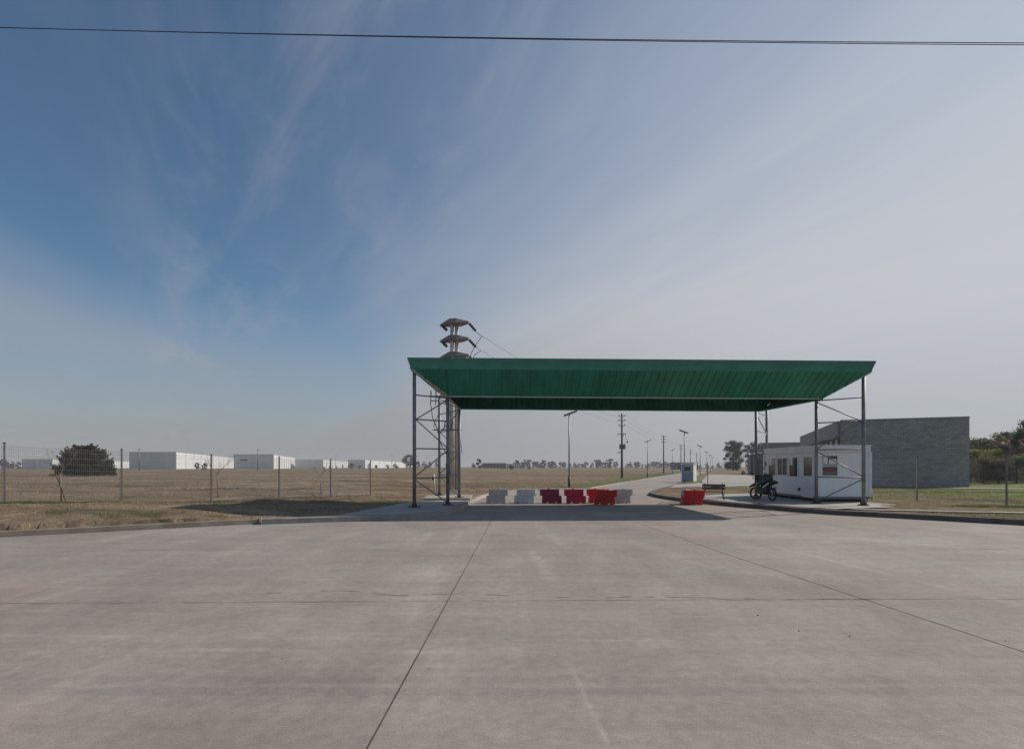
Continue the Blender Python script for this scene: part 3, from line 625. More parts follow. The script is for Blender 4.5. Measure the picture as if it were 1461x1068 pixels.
ya, yb = sorted((yfrac(1147), yfrac(1158.5)))
mb = MB(); mb.box((-0.006, (ya + yb) / 2, 1.58), (0.012, yb - ya, 0.86)); mb.build('door_pane', M['glass'], dr)
mb = MB(); mb.tube([(-0.01, y1 - 0.09, 1.07), (-0.05, y1 - 0.09, 1.07), (-0.05, y1 - 0.20, 1.07)], 0.012, 6); mb.build('handle', M['black'], dr)
mb = MB(); mb.tube([(0.04, yfrac(1140), 0.5), (-0.03, yfrac(1140), 0.5)], 0.075, 12); mb.build('vent', M['black'], hut)
mb = MB(); mb.box((0.02, yfrac(1091.5), 1.72), (0.03, 0.22, 0.22)); mb.build('meter_box', M['grey_print'], hut)
# front window with notices
fx0, fx1 = (1173 - CX) / F * 24.0 - hc.x, (1194 - CX) / F * 24.0 - hc.x
fm, fw_ = (fx0 + fx1) / 2, fx1 - fx0
mb = MB()
for c, d in (((fm, 0.015, 1.15), (fw_ + 0.1, 0.06, 0.05)), ((fm, 0.015, 2.075), (fw_ + 0.1, 0.06, 0.05)), ((fx0 - 0.025, 0.015, 1.61), (0.05, 0.06, 0.88)), ((fx1 + 0.025, 0.015, 1.61), (0.05, 0.06, 0.88))): mb.box(c, d)
fwin = mb.build('window', M['whitetrim'], hut)
mb = MB(); mb.box((fm, 0.026, 1.6125), (fw_, 0.012, 0.874)); mb.build('pane', M['glass'], fwin)
mb = MB(); mb.box((fx0 + fw_ * 0.22, 0.017, 1.86), (fw_ * 0.3, 0.004, 0.32)); mb.box((fx0 + fw_ * 0.7, 0.017, 1.80), (fw_ * 0.5, 0.004, 0.22)); mb.build('paper_notice', M['whitetrim'], fwin)
mb = MB()
for k in range(12):
    for j in range(3):
        if (k + j) % 2: mb.box((fx0 + fw_ * (k + 0.5) / 12, 0.0165, 1.68 - 0.052 * j), (fw_ / 12 - 0.002, 0.004, 0.05))
mb.build('checker_band', M['whitetrim'], fwin)
mb = MB(); mb.box((fm - 0.02, 0.017, 1.46), (fw_ * 0.62, 0.004, 0.075)); mb.build('red_notice', M['red_sign'], fwin)
mb = MB(); mb.box((fm, 0.0168, 1.27), (fw_ * 0.96, 0.004, 0.2)); mb.build('grey_notice', M['grey_print'], fwin)
mb = MB(); mb.tube([(HW + 0.03, 0.3, 0.0), (HW + 0.03, 0.3, 0.5), (HW + 0.25, 0.3, 0.5), (HW + 0.25, 0.3, 0.0)], 0.03, 6); mb.build('pipe', M['steel'], hut)

# ---------------------------------------------------------------- motorbike
bk = thing('motorbike', 'dark trail motorbike with a green box parked on the pad by the guard hut', 'motorbike', (11.86, 25.25, 0.185), R(99))
WR = 0.30
def wheel(x, steer):
    Mx = Matrix.Translation((x, 0, WR)) @ Matrix.Rotation(steer, 4, 'Z')
    mb = MB(); mb.torus(WR - 0.035, 0.042, Mx); wo = mb.build('wheel', M['rubber'], bk)
    mb = MB(); mb.torus(WR - 0.085, 0.014, Mx, 24, 6)
    for k in range(9):
        a = k * 2 * math.pi / 9; mb.tube([Mx @ Vector((0.03 * math.cos(a + 0.3), 0, 0.03 * math.sin(a + 0.3))), Mx @ Vector(((WR - 0.08) * math.cos(a), 0, (WR - 0.08) * math.sin(a)))], 0.004, 4, False)
    mb.tube([Mx @ Vector((0, -0.06, 0)), Mx @ Vector((0, 0.06, 0))], 0.035, 8); mb.build('rim', M['chrome'], wo)
    return Mx
Mf = wheel(0.63, R(30)); wheel(-0.63, 0)
mb = MB()
for s in (-0.09, 0.09): mb = MB(); mb.tube([Mf @ Vector((0, s, 0)), Vector((0.40, s * 0.9, 0.92))], [0.026, 0.022], 8); mb.build('fork', M['chrome'], bk)
mb = MB(); mb.tube([(0.44, 0, 0.80), (0.15, 0, 0.74), (-0.25, 0, 0.66), (-0.62, 0, 0.74)], 0.025, 6); mb.tube([(0.42, 0, 0.76), (0.28, 0, 0.36), (-0.15, 0, 0.30), (-0.25, 0, 0.66)], 0.025, 6)
for s in (-0.1, 0.1): mb.tube([(-0.18, s, 0.36), (-0.63, s, WR)], 0.022, 6); mb.tube([(-0.40, s, 0.68), (-0.60, s, WR + 0.03)], 0.03, 8)
mb.build('frame', M['black'], bk)
mb = MB(); mb.box((0.06, 0, 0.40), (0.42, 0.28, 0.26), 0); mb.box((-0.22, 0, 0.52), (0.30, 0.22, 0.28), 0); mb.tube([(0.10, 0, 0.44), (0.20, 0, 0.66)], [0.10, 0.09], 8); mb.build('engine', M['black'], bk, 0.03)
mb = MB(); mb.tube([(0.36, 0, 0.84), (0.22, 0, 0.86), (0.02, 0, 0.80), (-0.08, 0, 0.76)], [0.08, 0.17, 0.16, 0.09], 10); mb.build('fuel_tank', M['black'], bk)
mb = MB(); mb.tube([(-0.02, 0, 0.79), (-0.25, 0, 0.77), (-0.62, 0, 0.82)], [0.10, 0.12, 0.10], 8); mb.build('seat', M['rubber'], bk)
A_ = Matrix.Translation((-0.16, 0, 0.98)) @ Matrix.Rotation(R(14), 4, 'Y'); mb = MB(); mb.box((0, 0, 0), (0.48, 0.42, 0.34), 0, A_); mb.box((0, 0, 0.182), (0.50, 0.44, 0.03), 0, A_); mb.build('cargo_box', M['tarp'], bk, 0.03)
mb = MB(); mb.tube([(-0.60, 0, 0.80), (-0.82, 0, 0.86), (-1.0, 0, 0.84)], [0.11, 0.09, 0.05], 6); mb.build('mudguard', M['black'], bk); mb = MB(); mb.tube([Mf @ Vector((0.30, 0, 0.30)), Mf @ Vector((0.05, 0, 0.42)), Mf @ Vector((-0.18, 0, 0.36))], [0.045, 0.075, 0.06], 6); mb.build('mudguard', M['black'], bk)
mb = MB(); mb.tube([(0.12, -0.1, 0.5), (0.18, -0.14, 0.34), (-0.1, -0.16, 0.34), (-0.45, -0.17, 0.55), (-0.75, -0.17, 0.66)], [0.02, 0.02, 0.025, 0.045, 0.05], 8); mb.build('exhaust', M['chrome'], bk)
mb = MB(); mb.tube([(0.33, 0.38, 1.02), (0.40, 0.18, 0.99), (0.42, 0, 0.94), (0.40, -0.18, 0.99), (0.33, -0.38, 1.02)], 0.014, 6); mb.build('handlebar', M['black'], bk)
for s in (-1, 1):
    mb = MB(); mb.tube([(0.36, s * 0.26, 1.0), (0.38, s * 0.33, 1.18)], 0.008, 5); mb.box((0.38, s * 0.35, 1.22), (0.02, 0.13, 0.08)); mb.build('mirror', M['black'], bk)
mb = MB(); mb.tube([(0.40, 0, 0.90), (0.55, 0, 0.88)], [0.09, 0.12], 10); mb.box((0.46, 0, 1.06), (0.06, 0.26, 0.22)); mb.build('headlight', M['black'], bk)
for s in (-1, 1): mb = MB(); mb.loft([(-0.10, s * 0.13, 0.56), (-0.10, s * 0.13, 0.62), (-0.55, s * 0.12, 0.84), (-0.55, s * 0.12, 0.78)], [(-0.10, s * 0.15, 0.56), (-0.10, s * 0.15, 0.62), (-0.55, s * 0.14, 0.84), (-0.55, s * 0.14, 0.78)]); mb.build('side_cover', M['whitetrim'], bk)
mb = MB(); mb.tube([(-0.05, 0.10, 0.30), (-0.12, 0.30, 0.0)], 0.012, 6); mb.build('stand', M['black'], bk)

# ---------------------------------------------------------------- bench by the kerb
bp_ = gnd(1016, 713.5, 0.14)
bench = thing('bench', 'weathered wooden bench on the island behind the scarlet barrier', 'bench', (bp_.x + 0.15, bp_.y + 0.25, 0.17), R(-24)); bench.scale = (0.85, 0.85, 0.85)
mb = MB()
for k in range(3): mb.box((0, -0.18 + 0.15 * k, 0.45), (1.25, 0.135, 0.045))
mb.build('seat', M['wood'], bench, 0.006)
mb = MB()
for k in range(2): mb.box((0, 0.30 + 0.04 * k, 0.62 + 0.17 * k), (1.25, 0.04, 0.14))
mb.build('backrest', M['wood'], bench, 0.006)
for x in (-0.48, 0.48):
    e = x + (0.10 if x > 0 else -0.10)
    for pts in ([(x, -0.20, 0.425), (e, -0.36, 0)], [(x, 0.18, 0.425), (e, 0.42, 0)]): mb = MB(); mb.tube(pts, 0.035, 6); mb.build('leg', M['wood'], bench)
    mb = MB(); mb.tube([(x, 0.22, 0.42), (x, 0.36, 0.90)], 0.03, 6); mb.build('back_post', M['wood'], bench)

# ---------------------------------------------------------------- small cabin, sign post
cp = gnd(986, 687.2, 0.05)
cb_ = thing('toll_cabin', 'small white cabin toned blue grey for shade, with a dark window at the right edge of the inner road', 'cabin', (cp.x, cp.y + 0.7, 0.08), R(-32))
mb = MB(); mb.box((0, 0, 1.0), (1.30, 1.40, 1.86)); mb.build('wall', M['cabin'], cb_)
mb = MB(); mb.box((0, 0, 2.0), (1.50, 1.60, 0.13)); mb.build('roof', M['whitetrim'], cb_, 0.02)
mb = MB(); mb.box((0, 0, 0.035), (1.42, 1.52, 0.07)); mb.build('plinth', M['kerb'], cb_)
for sx in (-1, 1):
    for sy in (-1, 1): mb = MB(); mb.box((sx * 0.63, sy * 0.68, 1.0), (0.07, 0.07, 1.855)); mb.build('corner_trim', M['whitetrim'], cb_)
mb = MB(); mb.box((0.655, 0, 1.0), (0.02, 1.28, 1.85)); mb.build('lit_side', M['whitetrim'], cb_)  # sunlit right face of the cabin put in as white colour
mb = MB(); mb.box((0.0, -0.705, 1.42), (0.86, 0.03, 0.62)); wd_ = mb.build('window', M['whitetrim'], cb_)
mb = MB(); mb.box((0.0, -0.722, 1.42), (0.76, 0.01, 0.52)); mb.build('pane', M['glass'], wd_)
pp = gnd(1009.8, 694, 0.13)
sg = thing('sign_post', 'thin ochre post with a narrow sign seen edge on behind the bench', 'sign', (pp.x, pp.y, 0.10), R(70))
mb = MB(); mb.tube([(0, 0, 0), (0, 0, 2.0)], 0.035, 8); mb.build('post', M['postwood'], sg)
mb = MB(); mb.box((0.05, 0, 1.75), (0.42, 0.03, 0.42)); mb.build('sign_plate', M['grey_print'], sg, 0.01)
mk = gnd(619.8, 700, 0.2)
o = thing('marker_post', 'short white pipe marker standing behind the left towers', 'marker', (mk.x, mk.y, 0.17))
mb = MB(); mb.tube([(0, 0, 0), (-0.03, 0, 1.12)], 0.045, 8); mb.build('pipe', M['pipewhite'], o)
mb = MB(); mb.box((-0.10, 0, 0.83), (0.09, 0.09, 0.26)); mb.build('tap_box', M['black'], o)
mk = gnd(999.3, 676, 0.1)
o = thing('delineator', 'small orange road post beyond the cabin', 'post', (mk.x, mk.y, 0.08)); mb = MB(); mb.tube([(0, 0, 0), (0, 0, 1.05)], 0.09, 8); mb.build('shaft', M['postwood'], o)

# ---------------------------------------------------------------- fences
def fence(name, label, pts, ends=(0, 0), hp=1.9, wire=0.0031):
    o0 = Vector((pts[0][0], pts[0][1], 0)); t = thing(name, label, 'fence', o0)
    for k, (x, y, z) in enumerate(pts):
        mb = MB(); mb.box((x - o0.x, y - o0.y, z + hp / 2 - 0.06), (0.05, 0.05, hp + 0.12), math.atan2(pts[1][1] - pts[0][1], pts[1][0] - pts[0][0])); pst = mb.build('post', M['galvpost'], t)
        mb = MB(); mb.box((x - o0.x, y - o0.y, z + hp + 0.008), (0.062, 0.062, 0.03)); mb.build('cap', M['black'], pst)
    for a, b_ in zip(pts, pts[1:]):
        A, B = Vector(a), Vector(b_); mb = MB(); Lp = (B - A).length; n = int(Lp / 0.055)
        def P(s, h): p = A.lerp(B, s); return (p.x - o0.x, p.y - o0.y, p.z + h)
        for k in range(1, n): mb.tube([P(k / n, 0.08), P(k / n, hp - 0.06)], wire, 3, False)
        hs = list(np.arange(0.1, hp - 0.05, 0.2)); hs += [0.14, 0.94, hp - 0.1]
        for h in hs: mb.tube([P(0.01, h), P(0.99, h)], wire * 1.15, 3, False)
        mb.build('mesh_panel', M['wire'], t)
    return t
fl = []
for x_, d_ in ((-18.1, 14.6), (-16.0, 16.9), (-14.05, 19.3), (-12.0, 21.4), (-10.55, 24.3), (-9.1, 26.9), (-7.79, 29.5)): fl.append((x_, d_, hz1(x_, d_)))
fence('mesh_fence', 'galvanised welded mesh fence along the dry left verge', fl)
fr = []
for x_, d_ in ((16.9, 26.75), (17.9, 23.7), (19.0, 20.6), (20.1, 17.5)): fr.append((x_, d_, hz1(x_, d_)))
fence('mesh_fence', 'galvanised welded mesh fence on the lawn right of the guard hut', fr)

# ---------------------------------------------------------------- buildings
C1 = Vector((36.6, 42.9)); C2 = Vector((28.35, 46.2)); ub = (C2 - C1).normalized(); vb = Vector((-ub.y, ub.x)); vb = vb if vb.y > 0 else -vb
bl = thing('block_building', 'grey concrete block building behind the lawn at the right', 'building', (C1.x, C1.y, 0.08), math.atan2(ub.y, ub.x))
LB = (C2 - C1).length; s_ = 1 if Matrix.Rotation(math.atan2(ub.y, ub.x), 2) @ Vector((0, 1)) @ vb > 0 else -1
def bx(mb, x0, x1, y0, y1, z0, z1): mb.box(((x0 + x1) / 2, s_ * (y0 + y1) / 2, (z0 + z1) / 2), (abs(x1 - x0), abs(y1 - y0), z1 - z0))
mb = MB(); bx(mb, 0, LB, 0, 0.3, 0, 5.62); bx(mb, 0, 0.3, 0.302, 26, 0, 5.6); mb.build('wall', M['block'], bl)
mb = MB(); bx(mb, -0.02, LB + 0.02, -0.02, 0.32, 5.622, 5.70); mb.build('coping', M['fascia'], bl)
mb = MB(); bx(mb, 0.302, LB + 0.2, 0.302, 26, 4.25, 5.62); mb.build('fascia', M['fascia'], bl)
mb = MB(); bx(mb, 0.35, LB - 0.6, 0.35, 25.8, 0, 4.245); mb.build('glazing', M['whwhite'], bl)
for k in range(9): mb = MB(); bx(mb, LB - 0.58, LB - 0.40, 1.2 + 2.7 * k, 1.5 + 2.7 * k, 0, 4.24); mb.build('column', M['fascia'], bl)
sheet('slab', [(33.5, 40.7), (37.6, 38.9), (38.4, 40.6), (34.3, 42.6)], 0.125, M['pad'], 'pale slab at the foot of the block building', 'slab')
d2 = 114.0
lb = thing('low_building', 'long low dark clad building beyond the guard hut', 'building', (at(1071, 0, d2).x, d2, 0.1), R(-21))
mb = MB(); mb.box((24, 6, 2.15), (48, 12, 4.3)); mb.build('wall', M['darkclad'], lb)
mb = MB(); mb.box((24.9, 6, 5.5), (46.2, 12.5, 2.39)); mb.build('roof_band', M['fascia'], lb)
for k in range(6): mb = MB(); mb.box((0.6 + 1.3 * k, -0.1, 2.1), (0.2, 0.2, 4.2)); mb.build('pilaster', M['fascia'], lb)

def warehouse(label, px0, pxc, px1, ytop, d, depth, hts=None, trim=True, ybot=669.3):
    A = at(px0, ytop, d); B = at(pxc, ytop, d); h = A.z - 0.3; w_ = B.x - A.x
    t = thing('warehouse', label, 'warehouse', (A.x, d, 0.3), 0, 'warehouses beyond the field')
    # right wall runs back to photo column px1
    k1 = (px1 - CX) / F
    mb = MB(); mb.box((w_ / 2, 0.15, h / 2), (w_, 0.3, h)); mb.build('front_wall', M['whgrey'], t)
    Bx = Vector((w_, 0.3)); Ex = Vector((k1 * (d + depth) - A.x, depth)); n_ = Vector((-(Ex - Bx).y, (Ex - Bx).x)).normalized() * 0.3
    mb = MB(); mb.prism([Bx, Ex, Ex + n_, Bx + n_], 0, h - 0.05); mb.build('side_wall', M['whwhite'], t)
    mb = MB(); mb.prism([(0.05, 0.31), (Bx.x + n_.x, Bx.y + 0.02), (Ex.x + n_.x, Ex.y), (Ex.x - w_ * 0.9, Ex.y)], 0, h - 0.3); mb.build('roof', M['whgrey'], t)
    mb = MB(); mb.box((w_ / 2, 0.12, h + 0.13), (w_ + 0.2, 0.5, 0.25)); mb.build('parapet', M['whgrey'], t)
    for k in range(1, 8): mb = MB(); mb.box((w_ * k / 8, -0.03, h / 2), (0.25, 0.08, h - 0.02)); mb.build('pilaster', M['whgrey'], t)
    sd = (Ex - Bx); nn = -n_.normalized()
    for k in range(1, 10): mb = MB(); q_ = Bx + sd * (k / 10); mb.box((q_.x + nn.x * 0.1, q_.y + nn.y * 0.1, h / 2 - 0.1), (0.5, 0.22, h - 0.25), math.atan2(sd.y, sd.x)); mb.build('side_pilaster', M['whgrey'], t)
    return t, w_, h
warehouse('grey fronted warehouse with a long white side wall, largest of the far row', 184.5, 251.5, 336, 645.0, 290, 190)
t, w_, h = warehouse('grey fronted warehouse with a dark sign, second of the far row', 333.5, 390.5, 421, 648.3, 330, 130)
mb = MB(); mb.box((w_ * 0.25, -0.06, h * 0.62), (4.5, 0.1, 0.9)); mb.build('sign_panel', M['black'], t)
warehouse('low grey warehouse with white side, third of the far row', 420.8, 461.2, 497, 655.7, 430, 160)
warehouse('small grey and white warehouse nearest the gate in the far row', 496.8, 521, 588, 656.0, 470, 330)
warehouse('bluish low warehouse left of the dark conifer bush', 31, 75, 84, 655.2, 330, 60)
warehouse('white low warehouse between the conifer bush and a fence post', 140, 156, 185, 657.0, 430, 70)
def hall(label, px0, px1, ytop, d, m, cat='building'):
    A = at(px0, ytop, d); B = at(px1, ytop, d); t = thing('distant_hall', label, cat, (A.x, d, 0.1)); w_ = B.x - A.x; h = A.z - 0.1
    mb = MB(); mb.box((w_ / 2, 8, h / 2 - 0.3), (w_, 16, h - 0.6)); mb.build('wall', m, t)
    mb = MB(); mb.box((w_ / 2, 8, h - 0.28), (w_ + 0.6, 16.6, 0.55)); mb.build('roof', M['darkclad'], t)
    for k in range(7): mb = MB(); mb.box((w_ * (k + 0.5) / 7, -0.08, h * 0.45), (w_ / 16, 0.12, h * 0.6)); mb.build('opening', M['black'], t)
hall('long dark hall on the horizon left of the nearest solar lamp', 689, 722, 660.2, 480, M['darkclad'])
hall('pale grey shed on the horizon right of the long dark hall', 722.5, 742, 661.5, 520, M['whgrey'])
hall('dark hall on the horizon behind the small cabin', 967, 996, 659.4, 330, M['darkclad'])
# brick house at the right edge
bh = thing('brick_house', 'red brick house wall among the trees at the right edge', 'house', (at(1441, 0, 62).x, 62, 0.1), R(-10))
mb = MB(); mb.box((4.5, 3, 2.0), (9, 6, 4.0)); mb.build('wall', M['brick'], bh)
mb = MB(); mb.loft([(-0.2, -0.3, 4.0), (9.2, -0.3, 4.0), (9.2, 6.3, 4.0), (-0.2, 6.3, 4.0)], [(-0.2, 2.8, 4.9), (9.2, 2.8, 4.9), (9.2, 3.2, 4.9), (-0.2, 3.2, 4.9)]); mb.build('roof', M['brick'], bh)
mb = MB(); mb.box((1.1, 0.4, 4.8), (1.2, 0.8, 0.9)); mb.build('chimney', M['brick'], bh)

# ---------------------------------------------------------------- lamps and poles
def lamp(name, label, x, d, z, side, group, h=6.0):
    t = thing(name, label, 'street lamp', (x, d, z), 0, group)
    mb = MB(); mb.tube([(0, 0, 0), (0, 0, h - 0.05)], [0.07, 0.05], 10); mb.build('pole', M['lamp'], t)
    mb = MB(); mb.tube([(0, 0, 0), (0, 0, 0.95)], 0.085, 10); mb.build('base_sleeve', M['black'], t)
    A = Matrix.Translation((0.10 * side, 0, h + 0.02)) @ Matrix.Rotation(R(-20 * side), 4, 'Y') @ Matrix.Rotation(R(-12), 4, 'X')
    mb = MB(); mb.box((0, 0, 0), (1.12, 0.36, 0.06), 0, A); mb.build('lamp_head', M['panel'], t, 0.015)
    mb = MB(); mb.box((0, 0, h - 0.03), (0.14, 0.14, 0.16)); mb.build('bracket', M['lamp'], t)
    return t
l0 = lamp('street_lamp', 'nearest solar street lamp left of the inner road, beyond the plum barrier', 4.58, 43.0, -0.0, 1, 'solar lamps along the inner road')
for k, lab in ((1, 'second solar street lamp along the left side of the inner road'), (2, 'third solar street lamp on the left of the inner road, beyond the second utility pole'), (3, 'far solar street lamp on the left side of the inner road'),):
    dup(l0, (4.58 + 17.9 * k, 43 + 46 * k, -0.03), 0, lab)
l1 = lamp('street_lamp', 'solar street lamp on the right of the road rising behind the small cabin', 20.9, 65.0, -0.02, -1, 'solar lamps along the inner road')
for k, lab in ((1, 'second solar street lamp on the right side, beyond the small cabin'), (2, 'third solar street lamp on the right side, above the sign post'), (3, 'fourth and thin solar street lamp on the right side'), (4, 'fifth solar street lamp on the right, faint near the vanishing point')):
    dup(l1, (20.9 + 17.7 * k, 65 + 45 * k, -0.03), 0, lab)
for px_, yt, d_, lab in ((198.5, 640.5, 171, 'pale slender pole in front of the largest grey warehouse'), (367.8, 641.5, 168, 'pale slender pole in front of the warehouse with a dark sign'), (49, 655.5, 240, 'short pale pole by the bluish low warehouse'), (479, 648.5, 290, 'thin dark pole by the low third warehouse'), (559, 649.5, 300, 'thin pole by the white wall nearest the gate')):
    p = at(px_, yt, d_); z0 = hz1(p.x, d_); t = thing('lamp_pole', lab, 'pole', (p.x, d_, z0), 0, 'slender poles across the field')
    mb = MB(); mb.tube([(0, 0, 0), (0, 0, p.z - z0)], [0.13, 0.08], 8); mb.build('shaft', M['galvpost'], t)
    mb = MB(); mb.box((0.25, 0, p.z - z0 + 0.03), (0.9, 0.25, 0.08)); mb.build('lamp_head', M['panel'], t)

UP = [(16.6, 81.0), (38.6, 136.5), (60.5, 192), (82.4, 247.5), (104.3, 303)]
def insul(mb, p, q_, r=0.09, n=4):
    p, q_ = Vector(p), Vector(q_); pts = []; rs = []
    for k in range(n * 2 + 1): pts.append(p.lerp(q_, k / (n * 2))); rs.append(r if k % 2 else r * 0.45)
    mb.tube(pts, rs, 8, True, False)
def upole(name, label, x, d, trafo):
    t = thing(name, label, 'utility pole', (x, d, 0.0), 0, 'utility poles along the inner road')
    mb = MB(); mb.tube([(0, 0, 0), (0, 0, 9.75)], [0.19, 0.12], 10); mb.build('shaft', M['timberpole'], t)
    for z in (9.45, 8.75, 8.0):
        mb = MB(); mb.tube([(-0.42, 0, z - 0.05), (-0.2, 0, z - 0.1), (0.2, 0, z - 0.1), (0.42, 0, z + 0.02)], 0.035, 6); br = mb.build('bracket', M['steel'], t)
        for s in (-1, 1): mb = MB(); insul(mb, (s * 0.30, 0, z - 0.05), (s * 0.55, 0, z + 0.08), 0.10, 3); mb.build('insulator', M['insul'], br)
    if trafo:
        mb = MB(); mb.box((0, 0, 6.7), (1.25, 0.09, 0.09)); ca = mb.build('crossarm', M['steel'], t)
        for x_ in (-0.58, 0.25, 0.55): mb = MB(); insul(mb, (x_, 0, 6.66), (x_, 0, 6.35), 0.07, 3); mb.build('insulator', M['insul'], ca)
        mb = MB(); mb.box((0.0, -0.38, 4.75), (0.86, 0.5, 0.72)); mb.build('transformer', M['trafo'], t, 0.04)
        mb = MB(); mb.tube([(-0.2, 0, 3.95), (-0.62, 0, 3.9)], 0.06, 6); mb.build('street_light', M['steel'], t)
        mb = MB(); mb.tube([(0.3, -0.3, 5.1), (0.4, -0.2, 5.4), (0.85, 0, 5.55), (0.5, 0, 6.3)], 0.02, 5); mb.box((0.82, 0, 5.5), (0.16, 0.16, 0.26)); mb.build('fuse_holder', M['insul'], t)
    return t
upole('utility_pole', 'nearest utility pole with a transformer left of the inner road', *UP[0], True)
u2 = upole('utility_pole', 'second utility pole along the road, bare with three insulator brackets', *UP[1], False)
for (x, d), lab in zip(UP[2:], ('third utility pole along the road, left of the small cabin', 'fourth utility pole, small behind the cabin roof', 'fifth and smallest utility pole down the road')): dup(u2, (x, d, 0), 0, lab)

# ---------------------------------------------------------------- twin concrete power structure behind the left tower
sx, sd_ = -4.05, 37.7
ps = thing('power_pylon', 'twin concrete power pylon with three broad crossarms rising behind the canopy', 'pylon', (sx, sd_, 0.1))
for dx, dy in ((-0.16, -0.12), (0.17, 0.15)):
    mb = MB(); mb.tube([(dx, dy, 0), (dx * 0.9, dy, 11.85)], [0.20, 0.125], 12); mb.build('column', M['concpole'], ps)
def hat(z):
    mb = MB()
    a = [(-1.08, -0.10), (-0.35, -0.50), (0.35, -0.50), (1.12, -0.10), (1.12, 0.10), (0.35, 0.50), (-0.35, 0.50), (-1.08, 0.10)]
    c = [(-1.06, -0.07), (-0.25, -0.33), (0.25, -0.33), (1.10, -0.07), (1.10, 0.07), (0.25, 0.33), (-0.25, 0.33), (-1.06, 0.07)]
    zt = [0.10, 0.36, 0.36, 0.16, 0.16, 0.36, 0.36, 0.10]; zb = [-0.05, 0.0, 0.0, 0.02, 0.02, 0.0, 0.0, -0.05]
    q = Matrix.Rotation(R(-17), 4, 'Z')
    mb.loft([q @ Vector((x, y * 1.15, z + k)) for (x, y), k in zip(a, zb)], [q @ Vector((x, y * 1.15, z + k)) for (x, y), k in zip(c, zt)])
    return mb.build('crossarm', M['hat'], ps, 0.02)
for z in (11.62, 10.48, 9.32):
    h_ = hat(z)
    for (a, b_) in (((-0.84, 0.15, z - 0.06), (-0.50, -0.2, z - 0.44)), ((1.08, -0.3, z + 0.0), (1.48, 0.30, z - 0.36))):
        mb = MB(); insul(mb, a, b_, 0.115, 4); mb.build('insulator', M['insul'], h_)
mb = MB()
mb.tube([(1.8, 0.5, z_) for z_ in ()] or [(1.5, 0.36, 11.2), (1.9, 0.6, 10.95), (1.35, 0.3, 10.1), (1.05, 0.1, 9.3), (0.95, 0, 9.0)], 0.022, 5)
mb.tube([(1.5, 0.36, 10.1), (1.85, 0.6, 9.95), (1.4, 0.4, 9.6), (1.2, 0.2, 9.1), (1.0, 0, 8.6)], 0.022, 5)
mb.build('jumper_cable', M['cable'], ps)
mb = MB(); mb.box((-0.55, -0.3, 6.55), (2.4, 0.10, 0.10)); mb.box((-0.95, -0.3, 6.25), (1.4, 0.07, 0.07)); ca = mb.build('switch_arm', M['steel'], ps)
for x_ in (-1.6, -1.25, -0.9, -0.55): mb = MB(); insul(mb, (x_, -0.3, 6.6), (x_, -0.3, 6.95), 0.06, 3); mb.tube([(x_, -0.3, 6.5), (x_ - 0.05, -0.3, 5.95)], 0.03, 5); mb.build('insulator', M['insul'], ca)
mb = MB(); mb.box((-0.45, -0.3, 4.22), (2.0, 0.09, 0.09)); cb2 = mb.build('cable_arm', M['steel'], ps)
for x_ in (-0.7, -0.5, -0.2): mb = MB(); insul(mb, (x_, -0.35, 4.25), (x_ + 0.12, -0.35, 4.85), 0.05, 4); mb.build('insulator', M['insul'], cb2)
mb = MB()
mb.tube([(-1.6, -0.3, 5.95), (-1.5, -0.3, 5.1), (-1.2, -0.35, 4.4), (-0.9, -0.3, 3.2), (-0.35, -0.25, 2.2), (-0.2, -0.25, 0.1)], 0.03, 5)
mb.tube([(-0.9, -0.3, 5.95), (-1.05, -0.3, 5.3), (-1.3, -0.35, 4.9), (-1.4, -0.35, 4.4)], 0.025, 5)
mb.tube([(-0.5, -0.35, 4.8), (-0.25, -0.35, 5.3), (-0.5, -0.3, 5.95)], 0.025, 5)
mb.tube([(0.42, -0.25, 4.1), (0.48, -0.25, 3.2), (0.55, -0.2, 2.6)], 0.02, 5)
mb.build('riser_cable', M['cable'], ps)

def sag(a, b_, s, n=14):
    a, b_ = Vector(a), Vector(b_); return [a.lerp(b_, k / n) - Vector((0, 0, s * 4 * (k / n) * (1 - k / n))) for k in range(n + 1)]
for z1, z2, lab in ((11.3, 9.55, 'top power line running from the pylon along the utility poles'), (10.2, 8.85, 'middle power line running from the pylon along the utility poles'), (9.05, 8.1, 'lowest power line running from the pylon along the utility poles')):
    pts = sag((sx + 1.5, sd_ + 0.36, z1), (UP[0][0] + 0.5, UP[0][1], z2), 0.5)
    for (x0, d0), (x1, d1) in zip(UP, UP[1:]): pts += sag((x0 + 0.5, d0, z2), (x1 + 0.5, d1, z2), 0.6)[1:]
    mb = MB(); mb.tube(pts, 0.011, 4); tag(mb.build('power_line', M['cable']), lab, 'power line', 'power lines along the inner road')
for yc, zs, lab in ((10.5, (10.34, 10.135, 10.04), 'upper overhead cable crossing the whole sky'), (10.9, (10.66, 10.437, 10.32), 'lower overhead cable crossing the sky just beneath its twin')):
    zl, zm, zr = zs; c0, c1, c2 = zm, (zr - zl) / 20.0, ((zl + zr) / 2 - zm) / 100.0
    pts = [(x, yc, c0 + c1 * x + c2 * x * x) for x in np.linspace(-34, 34, 45)]
    mb = MB(); mb.tube(pts, 0.0075, 5); tag(mb.build('overhead_cable', M['cable']), lab, 'cable')

